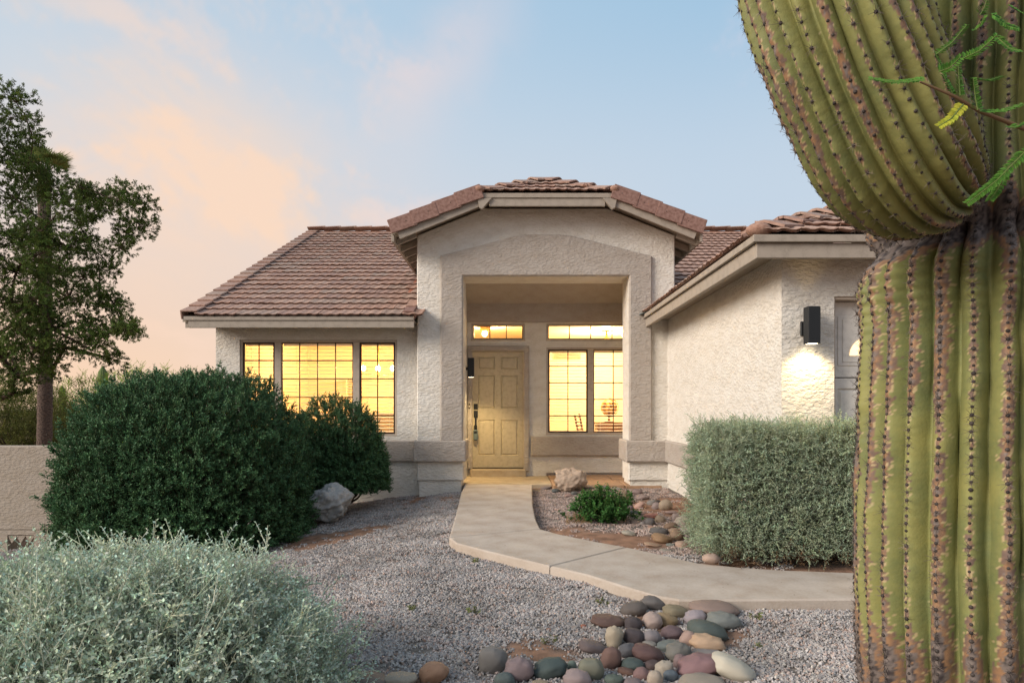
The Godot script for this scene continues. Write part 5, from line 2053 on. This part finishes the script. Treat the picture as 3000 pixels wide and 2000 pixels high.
func near_saguaro() -> void:
	cork = noise(FastNoiseLite.TYPE_SIMPLEX_SMOOTH, 3.6, 31, 4)
	cork_fine = noise(FastNoiseLite.TYPE_SIMPLEX_SMOOTH, 48.0, 32, 4)
	var x := 1.347
	var d := 1.95
	var gy = ground_y(x, d)
	var t := thing("saguaro", "thick green saguaro cactus with an upturned arm at the right edge", "cactus", Vector3(x, gy, -d))
	var lean = Curve3D.new()
	lean.add_point(Vector3(0.02, -0.1, 0))
	lean.add_point(Vector3(0, 0.9 - gy, 0))
	lean.add_point(Vector3(0.01, 1.8 - gy, 0))
	lean.add_point(Vector3(0.05, 2.6 - gy, -0.03))
	lean.add_point(Vector3(0.07, 3.6 - gy, -0.05))
	var pinch = 1.86 - gy + 0.1
	var b := Builder.new()
	b.colored = true
	var crests = ribbed(b, lean, func(s):
		var q = 0.33 - 0.045 * exp(-pow((s - pinch) / 0.045, 2.0)) + 0.012 * exp(-pow((s - pinch + 0.12) / 0.07, 2.0))
		return q - 0.06 * smoothstep(pinch, pinch + 0.35, s) - 0.008 * sin(s * 4.1), 28, 0.054, 720, func(s, w, k):
		var q = 1.5 * exp(-pow((s - pinch) / 0.06, 2.0))
		var rough = 0.27 + 0.2 * sin(k * 2.4 + 1.0)
		if s < 0.98 - gy:
			rough += 0.45 * smoothstep(1.0 - gy, 0.78 - gy, s)
		return maxf(q, rough) if s < pinch else 0.16 + q, 501, func(s, w): return 0.0045 * sin(s * 210.0 + 3.0 * sin(w * 2.0)) * exp(-pow((s - pinch + 0.13) / 0.1, 2.0)), 18, [[19, 1.09 - gy], [22, 1.08 - gy]])
	obj("trunk", b, M["cactus"], t)
	# the arm: out towards the viewer and to the left, then up
	var arm = Curve3D.new()
	var foot = Vector3(x, gy, -d)
	var pts = [at(2800, 562, 1.74), at(2740, 547, 1.66), at(2662, 500, 1.59), at(2590, 395, 1.54), at(2530, 265, 1.51), at(2475, 130, 1.49), at(2418, -40, 1.49), at(2380, -260, 1.49), at(2365, -600, 1.49)]
	for i in pts.size():
		var tangent: Vector3 = (pts[mini(i + 1, pts.size() - 1)] - pts[maxi(i - 1, 0)]) / 6.0
		arm.add_point(pts[i] - foot, -tangent, tangent)
	b = Builder.new()
	b.colored = true
	var arm_crests = ribbed(b, arm, func(s):
		return 0.05 + 0.127 * smoothstep(-0.1, 0.36, s) + 0.004 * sin(s * 9.0) - 0.004 * s, 26, 0.027, 380, func(s, w, k):
		return 1.2 * (1.0 - smoothstep(0.02, 0.13, s)) + (0.16 + 0.2 * sin(k * 1.9)) * smoothstep(0.05, 0.2, s), 502, func(s, w): return 0.0, 18)
	var o = obj("arm", b, M["cactus"], t)
	o.set_meta("label", "upturned green arm growing from the saguaro's trunk")
	var variants = [areole(511, 9, 0.03), areole(512, 7, 0.02), areole(513, 5, 0.008)]
	var r := rng(514)
	for set_of in [[crests, t], [arm_crests, o]]:
		var spots = [[], [], []]
		var tints = [PackedColorArray(), PackedColorArray(), PackedColorArray()]
		for c in set_of[0]:
			var v = r.randi() % 3
			var bs = frame_along(c[1], r.randf() * TAU, Vector3.ONE * r.randf_range(0.75, 1.15) * (1.0 if set_of[1] == t else 0.75))
			spots[v].append(Transform3D(bs, c[0] - c[1] * 0.001))
			var g = r.randf_range(0.7, 1.5)
			tints[v].append(Color(g, g, g))
		for v in 3:
			scatter("spines", variants[v], M["spine"], spots[v], tints[v], set_of[1])
	hanging_twig()

# a twig of a feathery-leaved tree, hanging in from the right in front of the cactus
func hanging_twig() -> void:
	var k = func(X: float, Y: float, d: float) -> Vector3: return at(2100.0 + X / 1.568, Y / 1.568, d)
	var foot: Vector3 = k.call(1560, 640, 1.2)
	var t := thing("leafy_twig", "feathery green twig hanging in front of the saguaro trunk", "twig", foot)
	var r := rng(601)
	var stem := Builder.new()
	stem.colored = true
	stem.tint = Color(0.2, 0.13, 0.075)
	var line = [k.call(1560, 640, 1.2), k.call(1411, 590, 1.19), k.call(1210, 510, 1.17), k.call(1090, 440, 1.16), k.call(935, 375, 1.15)]
	var p = PackedVector3Array()
	for q in line:
		p.append(q - foot)
	stem.tube(p, PackedFloat32Array([0.0042, 0.0038, 0.0032, 0.0026, 0.0016]), 6)
	obj("stem", stem, M["leaf_matte"], t)
	var leaves = [[960, 365, 705, 360, 0], [1010, 250, 1150, 115, 0], [1130, 270, 1290, 160, 0], [1290, 170, 1392, 235, 0], [1262, 65, 1385, 130, 0], [1210, 512, 1402, 478, 0], [1135, 478, 1020, 580, 1], [1420, 695, 1150, 935, 0], [1330, 790, 1255, 920, 0], [1180, 360, 1315, 350, 0], [1340, 20, 1450, 60, 0], [1090, 440, 1010, 250, 0], [1120, 440, 1110, 265, 0], [1200, 505, 1180, 360, 0], [1420, 700, 1460, 640, 0], [1020, 330, 1120, 262, 0], [1210, 70, 1250, -30, 0], [1180, 140, 1230, 80, 0], [1340, 580, 1410, 560, 0]]
	for e in leaves:
		var d = 1.16 + r.randf_range(-0.03, 0.03)
		var a: Vector3 = k.call(e[0], e[1], d) - foot
		var z: Vector3 = k.call(e[2], e[3], d + r.randf_range(-0.03, 0.03)) - foot
		var b := Builder.new()
		b.colored = true
		b.tint = Color(0.16, 0.22, 0.06)
		var mid = a.lerp(z, 0.5) + Vector3(0, -0.006, 0)
		b.tube(PackedVector3Array([a, mid, z]), PackedFloat32Array([0.0011, 0.0009, 0.0006]), 4, false)
		var dir = (z - a).normalized()
		var nn = (Vector3(0, 0.6, 0.8) + ball(r) * 0.4).normalized()
		var side = dir.cross(nn).normalized()
		var n = int((z - a).length() / 0.003)
		for i in n:
			var u = (i + 0.5) / n
			var c = a.lerp(mid, u * 2.0) if u < 0.5 else mid.lerp(z, u * 2.0 - 1.0)
			for s in [-1.0, 1.0]:
				b.tint = green(Color(0.09, 0.21, 0.035) if e[4] == 0 else Color(0.4, 0.42, 0.05), r, 0.2)
				b.leaf(c, c + (side * s + dir * 0.55 + ball(r) * 0.15).normalized() * 0.0135 * (1.0 - 0.4 * u), 0.0062, nn)
		obj("leaf", b, M["leaf_thin"], t)

# ---------------------------------------------------------------- rocks and the garden wall

var pebbles = []

func rock_mesh(seed_value: int, rough: float, blocky: float, nu := 22, nv := 14) -> ArrayMesh:
	var f = noise(FastNoiseLite.TYPE_SIMPLEX_SMOOTH, 0.9, seed_value, 4)
	var b := Builder.new()
	var rows = []
	for i in nv + 1:
		var u = PI * i / nv
		var row = PackedVector3Array()
		for j in nu:
			var w = TAU * j / nu
			var p = Vector3(sin(u) * cos(w), -cos(u), -sin(u) * sin(w))
			var q = pow(pow(absf(p.x), blocky) + pow(absf(p.y), blocky) + pow(absf(p.z), blocky), -1.0 / blocky)
			row.append(p * q * (1.0 + f.get_noise_3dv(p * 1.3) * rough))
		rows.append(row)
	b.sheet(rows, true)
	return b.mesh()

func boulder_mesh(seed_value: int, rough: float) -> ArrayMesh:
	var f = noise(FastNoiseLite.TYPE_SIMPLEX_SMOOTH, 0.8, seed_value, 5, FastNoiseLite.FRACTAL_RIDGED)
	var g = noise(FastNoiseLite.TYPE_SIMPLEX_SMOOTH, 3.5, seed_value + 1, 4)
	var r := rng(seed_value)
	var cuts = []
	for i in 11:
		cuts.append([ball(r), r.randf_range(0.62, 0.95)])
	var b := Builder.new()
	var rows = []
	for i in 45:
		var u = PI * i / 44.0
		var row = PackedVector3Array()
		for j in 64:
			var w = TAU * j / 64.0
			var p = Vector3(sin(u) * cos(w), -cos(u), -sin(u) * sin(w))
			var k := 1.0
			for c in cuts:
				var along: float = p.dot(c[0])
				if along > 0.05:
					k = minf(k, c[1] / along)
			row.append(p * (k + f.get_noise_3dv(p * 1.1) * rough * 0.5 + g.get_noise_3dv(p) * rough * 0.45))
		rows.append(row)
	b.sheet(rows, true)
	return b.mesh()

func stone_mat(hex: String, rough := 0.58) -> StandardMaterial3D:
	var key = "stone_" + hex
	if not M.has(key):
		var c = Color(hex)
		c = c.lerp(grey(c.get_luminance()), 0.22)
		mat(key, c, rough, M["stone_tex"], 4.0, M["stone_tex"], 0.25, false)
	return M[key]

# X, Y, width, height in a view scaled by k from (ox, oy) of the picture; turn in degrees
func rock(e: Array, k: float, ox: float, oy: float, group: String, seed_value: int, sink := 0.18) -> void:
	var px: float = ox + e[0] / k
	var py: float = oy + e[1] / k
	var hw: float = e[2] / k / 2.0
	var hh: float = e[3] / k / 2.0
	var g = on_ground(px, py + hh * 0.72)
	var d = -g.z if e.size() < 8 else e[7]
	var s = 2000.0 / d
	var rx = hw / s
	var look = clampf((py - 1200.0) / 2000.0, 0.05, 0.6)
	var rz = rx * 0.85
	var ry = sqrt(maxf(pow(hh / s, 2.0) - pow(rz * look, 2.0), pow(hh / s * 0.6, 2.0))) * 1.06
	var r := rng(seed_value)
	var o = put("river_rock", pebbles[seed_value % pebbles.size()], stone_mat(e[5]), null)
	var c = at(px, py, d)
	c.y = maxf(c.y, ground_y(c.x, d) + ry * (1.0 - sink * 2.0))
	o.transform = Transform3D(Basis(Vector3(0, 0, 1), -deg_to_rad(e[4])) * Basis(Vector3.UP, r.randf_range(-0.3, 0.3)) * Basis.from_scale(Vector3(rx, ry, rz)), c)
	tag(o, e[6], "rock", group)

func rocks() -> void:
	for i in 7:
		pebbles.append(rock_mesh(700 + i, 0.15 + 0.05 * (i % 3), 2.0 + 0.2 * (i % 4)))
	var near = [
		[1607, 730, 132, 78, -12, "6d625b", "dark grey-brown oval rock at the upper left of the front rock pile"],
		[1705, 703, 122, 74, 8, "6f6864", "grey rounded rock at the very back of the front pile near the walkway"],
		[1480, 787, 162, 66, 4, "74564b", "long reddish-brown rock lying at the pile's upper left tip"],
		[1605, 805, 84, 74, 8, "554b4d", "dark plum rock between the long red-brown rock and the pink angular one"],
		[1698, 790, 104, 88, 10, "bda294", "pale pink angular rock near the top of the front pile"],
		[1768, 785, 108, 72, 15, "a5885f", "golden tan rock tucked behind the pink angular rock"],
		[1815, 745, 134, 72, 10, "8d7f62", "olive tan rock beside the golden one, close to the walkway"],
		[2002, 725, 242, 88, 4, "9a7f72", "very long rosy brown rock against the walkway edge"],
		[1912, 774, 112, 78, -8, "a19397", "pale mauve rounded rock in front of the long rosy rock"],
		[2048, 787, 162, 88, 6, "81847d", "large grey-green smooth rock at the pile's upper right"],
		[1968, 838, 192, 104, 14, "59645e", "big dark green rock below the pale mauve one"],
		[1797, 847, 118, 74, 3, "745c5e", "plum oval rock in the middle of the front pile"],
		[1510, 872, 88, 118, 0, "bba88c", "upright pale tan egg-shaped rock on the pile's left side"],
		[1607, 868, 104, 84, 10, "5a4e50", "dark plum rounded rock right of the pale tan egg"],
		[1697, 868, 98, 74, 6, "938787", "grey mauve smooth rock left of the plum oval"],
		[1822, 800, 28, 32, 0, "a5847a", "tiny pink pebble between the golden and mauve rocks"],
		[1968, 895, 166, 86, 8, "cfa680", "large peach-orange rock on the pile's right side"],
		[1877, 882, 80, 84, 40, "b79484", "dusty pink rock leaning beside the peach-orange one"],
		[1685, 902, 78, 38, 5, "9a9084", "small speckled grey-tan rock in the pile's centre"],
		[1775, 911, 114, 62, -8, "727974", "flat green-grey rock below the plum oval"],
		[1405, 917, 142, 68, 13, "7a6865", "mauve brown rock lying on the bare red soil"],
		[1585, 937, 108, 84, 10, "626165", "slate grey rounded rock in the pile's lower left middle"],
		[1677, 950, 162, 92, 17, "73534e", "large plum-brown slanted rock in the pile's centre front"],
		[1827, 943, 122, 98, 0, "7c786f", "olive grey round rock with a small hole, right of the plum-brown rock"],
		[1495, 980, 98, 124, 15, "836156", "upright reddish-brown rock at the lower left of the pile"],
		[1603, 1003, 122, 72, 5, "4f5d59", "dark green oval rock below the slate grey one"],
		[1970, 955, 172, 64, 3, "958b86", "wide grey-pink rock under the peach-orange one"],
		[1395, 1030, 128, 118, 0, "87856f", "olive grey-green rock with a pale stain at the front edge"],
		[1303, 1013, 48, 54, 0, "829081", "small green-grey stone between the dark green and olive rocks"],
		[1195, 1023, 172, 108, -14, "515f5b", "large dark green slate rock in the front row"],
		[1043, 1030, 140, 122, 0, "98807f", "mauve pink blocky rock left of the large dark green one"],
		[912, 983, 138, 138, 0, "8a837c", "big round plain grey rock in the front row"],
		[620, 1043, 152, 108, -8, "c08b66", "smooth orange rock near the silver shrub"],
		[460, 1077, 164, 84, 0, "ae9d87", "pale tan rock beside the orange one"],
		[290, 1082, 204, 92, 3, "827266", "wide brown-grey rock nearest the silver shrub"],
		[970, 1083, 104, 84, 0, "6b756f", "green-grey rock below the big round grey one"],
		[1330, 1078, 138, 104, 8, "a8908b", "rose coloured rock at the bottom edge left of the pile"],
		[1148, 1096, 84, 38, 0, "b59c7c", "tan rock just showing at the bottom edge"],
		[1570, 1040, 84, 44, 8, "87604f", "small reddish-brown wedge rock at the pile's foot"],
		[1645, 1055, 84, 78, 30, "926e69", "rough reddish mauve rock at the pile's foot"],
		[1760, 1030, 92, 94, -20, "b6a793", "pale tan upright rock in the pile's front middle"],
		[1790, 1062, 74, 62, 0, "6a757e", "small blue-grey rock in front of the pale tan upright one"],
		[1712, 1078, 78, 84, 0, "bda993", "cream rounded rock at the bottom edge of the pile"],
		[1835, 992, 68, 78, 10, "8f7471", "small mauve brown rock under the olive grey round one"],
		[1925, 1010, 202, 118, -14, "946d6e", "large plum-pink rock at the pile's lower right"],
		[2095, 1020, 222, 122, 26, "cfc5ae", "big cream rock with dark stains at the pile's right end"],
		[1940, 1088, 234, 96, 0, "a29482", "broad tan-grey rock at the bottom edge below the plum-pink one"],
		[1510, 1082, 94, 64, 0, "616d61", "dull green rock at the bottom edge left of the pile's foot"],
		[1600, 1094, 94, 54, 0, "8d7a78", "mauve rock at the bottom edge beside the dull green one"],
		[1700, 1010, 92, 60, 0, "64504d", "dark plum rock half hidden under the pile's centre"],
		[755, 985, 22, 16, 0, "a89688", "single pale pebble in the gravel left of the round grey rock"],
		[1190, 836, 26, 20, 0, "b07a62", "lone reddish pebble in the open gravel"],
		[1360, 813, 30, 20, 0, "b26a50", "lone brick-red pebble left of the rock pile"],
	]
	var i := 0
	for e in near:
		rock(e, 1.68, 900.0, 1350.0, "river rocks in the front pile", i)
		i += 1
	var bed = [
		[465, 318, 100, 44, 5, "5f6463", "flat dark rock at the left foot of the porch boulder"],
		[360, 287, 124, 48, -5, "8c7a72", "flat brown rock at the corner of porch slab and bed"],
		[660, 345, 76, 48, 0, "6a6a66", "small dark rock at the right foot of the porch boulder"],
		[600, 367, 84, 40, 0, "a9867a", "pinkish stone half hidden behind the leafy plant's left side"],
		[830, 282, 192, 54, 3, "8a7a78", "long mauve rock along the paving edge behind the plant"],
		[905, 310, 134, 38, 0, "a4887f", "rosy flat rock just behind the plant's top"],
		[985, 287, 98, 58, 0, "93807c", "mauve rounded rock at the paving edge"],
		[1100, 295, 134, 34, 0, "8a8780", "flat grey rock at the paving's right front"],
		[1192, 352, 164, 84, 12, "94806c", "large tan-brown rock behind the plant's right side"],
		[1320, 327, 124, 62, 8, "98807a", "mauve brown rock near the right pillar foot"],
		[1212, 388, 94, 74, 0, "8d7660", "brown rock touching the plant's right shoulder"],
		[1375, 387, 144, 48, -5, "9f8880", "flat rosy rock below the mauve brown one"],
		[1275, 432, 64, 54, 0, "8e7a72", "small brown rock right of the plant"],
		[1350, 477, 116, 66, -30, "c09584", "slanted salmon pink rock right of the plant"],
		[1245, 497, 94, 84, 10, "7d6a6a", "mauve grey rock against the plant's right side"],
		[1480, 442, 104, 62, -15, "827c76", "grey rock in the middle of the bed"],
		[1545, 430, 62, 34, 0, "4f4a48", "small dark flat rock atop the bed's middle"],
		[1628, 472, 150, 122, -15, "a28d74", "large tan round rock on the bed's far right"],
		[1530, 482, 96, 84, -20, "94807a", "mauve rock leaning on the large tan round one"],
		[1310, 557, 124, 64, 10, "5d6463", "dark slate-green rock below the mauve grey one"],
		[1330, 592, 112, 50, 12, "8b8a78", "olive pale rock in front of the slate-green one"],
		[1405, 562, 72, 62, 10, "b08a76", "small orange-pink rock beside the brick-red one"],
		[1470, 582, 152, 58, -4, "cf8470", "bright brick-red flat rock in the bed"],
		[1570, 622, 112, 92, 20, "968068", "tan brown rock right of the brick-red one"],
		[1465, 652, 116, 92, 5, "66605e", "dark grey-brown blocky rock below the brick-red one"],
		[1340, 622, 84, 46, 0, "a3948a", "small pale rock left of the dark grey-brown one"],
		[1310, 652, 114, 42, 3, "a58a7c", "flat rosy stone by the plant's lower right"],
		[1385, 667, 64, 44, 0, "8f857f", "small grey stone next to the flat rosy one"],
		[1475, 707, 74, 40, 0, "a9806c", "small reddish stone below the dark grey-brown rock"],
		[1820, 642, 168, 134, -20, "9d8f7e", "big smooth grey-tan rock nearest the hedge"],
		[1740, 600, 96, 92, 0, "948078", "mauve rock behind the big grey-tan one"],
		[1680, 692, 142, 76, -12, "82664f", "brown rock with a dark end in the lower bed group"],
		[1722, 684, 62, 52, 20, "57463e", "small dark brown rock on the brown one's end"],
		[1555, 747, 188, 88, 3, "67625f", "dark slate oval rock in the lower bed group"],
		[1715, 752, 124, 82, -8, "a08268", "tan brown rock in the lower bed group's middle"],
		[1750, 792, 162, 128, 22, "8f7258", "large brown rock at the lower bed group's right"],
		[1587, 822, 222, 104, 13, "9b7753", "long golden-brown curved rock at the front of the bed group"],
		[1830, 767, 96, 62, 0, "8a7e78", "grey rock right of the lower bed group"],
		[1690, 545, 132, 40, 0, "a08278", "flat rosy rock below the large tan round one"],
		[1240, 767, 152, 58, 12, "a8a08f", "pale flat angular stone lying on the red soil"],
		[1680, 890, 92, 36, 0, "7c8078", "flat green-grey stone near the walkway"],
		[1810, 890, 154, 82, 5, "b7957e", "pinkish tan rough rock near the walkway by the hedge"],
		[1900, 927, 82, 50, -8, "7b6050", "dark brown rock next to the pinkish rough one"],
		[1630, 947, 132, 38, 3, "9a9082", "flat olive stone at the walkway's far edge"],
		[1490, 887, 182, 44, 8, "b58f72", "flat tan stone sunk in soil beside the walkway"],
		[2112, 1032, 184, 108, 0, "bd9d88", "round pinkish tan rock at the hedge's left foot by the walkway", 5.47],
	]
	for e in bed:
		rock(e, 3.618, 1500.0, 1350.0, "river rocks in the planting bed", i, 0.3)
		i += 1
	# boulders
	boulder(605, 218, 316, 244, 3.618, 1500.0, 1350.0, "c3a78e", 801, 0.34, "big rough pinkish-tan boulder standing at the edge of the porch")
	boulder(1505, 742, 190, 138, 1.568, 0.0, 1000.0, "bcb7b1", 804, 0.3, "large grey fractured boulder beneath the dark green shrubs", 8.85)
	boulder(1418, 785, 90, 74, 1.568, 0.0, 1000.0, "a39b96", 809, 0.3, "smaller grey boulder half hidden left of the large fractured one", 8.8)
	garden_wall()

func boulder(X: float, Y: float, w: float, h: float, k: float, ox: float, oy: float, hex: String, seed_value: int, rough: float, label: String, set_d := 0.0) -> void:
	var px = ox + X / k
	var py = oy + Y / k
	var g = on_ground(px, py + h / k * 0.42)
	var d = set_d if set_d > 0.0 else -g.z
	var s = 2000.0 / d
	var o = put("boulder", boulder_mesh(seed_value, rough), stone_mat(hex, 0.95), null)
	var c = at(px, py, d)
	o.transform = Transform3D(Basis.from_scale(Vector3(w / k / 2.0 / s * 1.15, h / k / 2.0 / s * 1.2, w / k / 2.0 / s)), c)
	tag(o, label, "boulder", "boulders around the yard")

func garden_wall() -> void:
	var t := thing("garden_wall", "low tan stucco garden wall left of the house", "wall", Vector3(-8, -0.6, -10.3))
	var b := Builder.new()
	# vents left along the foot
	var x0 := -12.0
	b.box(Vector3((x0 + 3.44) / 2, 0.83, 0), Vector3(3.44 - x0, 1.26, 0.2), 0.015)
	obj("panel", b, M["stucco_wall"], t)
	var vx = []
	for i in 3:
		vx.append(at(20 + i * 26, 1590, 10.2).x + 8.0)
	b = Builder.new()
	b.box(Vector3((x0 + vx[0]) / 2, -0.05, 0), Vector3(vx[0] - x0, 0.5, 0.2), 0.0)
	b.box(Vector3((vx[2] + 0.13 + 3.44) / 2, -0.05, 0), Vector3(3.44 - vx[2] - 0.13, 0.5, 0.2), 0.0)
	b.box(Vector3((vx[0] + vx[2] + 0.13) / 2, 0.165, 0), Vector3(vx[2] + 0.13 - vx[0], 0.07, 0.2), 0.0)
	obj("footing", b, M["stucco_wall"], t)
	for i in 3:
		b = Builder.new()
		b.prism(PackedVector2Array([Vector2(vx[i] - 0.005, 0.12), Vector2(vx[i] + 0.06, 0.0), Vector2(vx[i] + 0.135, 0.12)]), -0.09, -0.05)
		obj("vent_block", b, M["stucco_wall"], t)

const ROOM := 2.2

func _ready() -> void:
	camera_and_light()
	materials()
	ground()
	build_house()
	backdrop_plants()
	shrubs()
	near_saguaro()
	rocks()
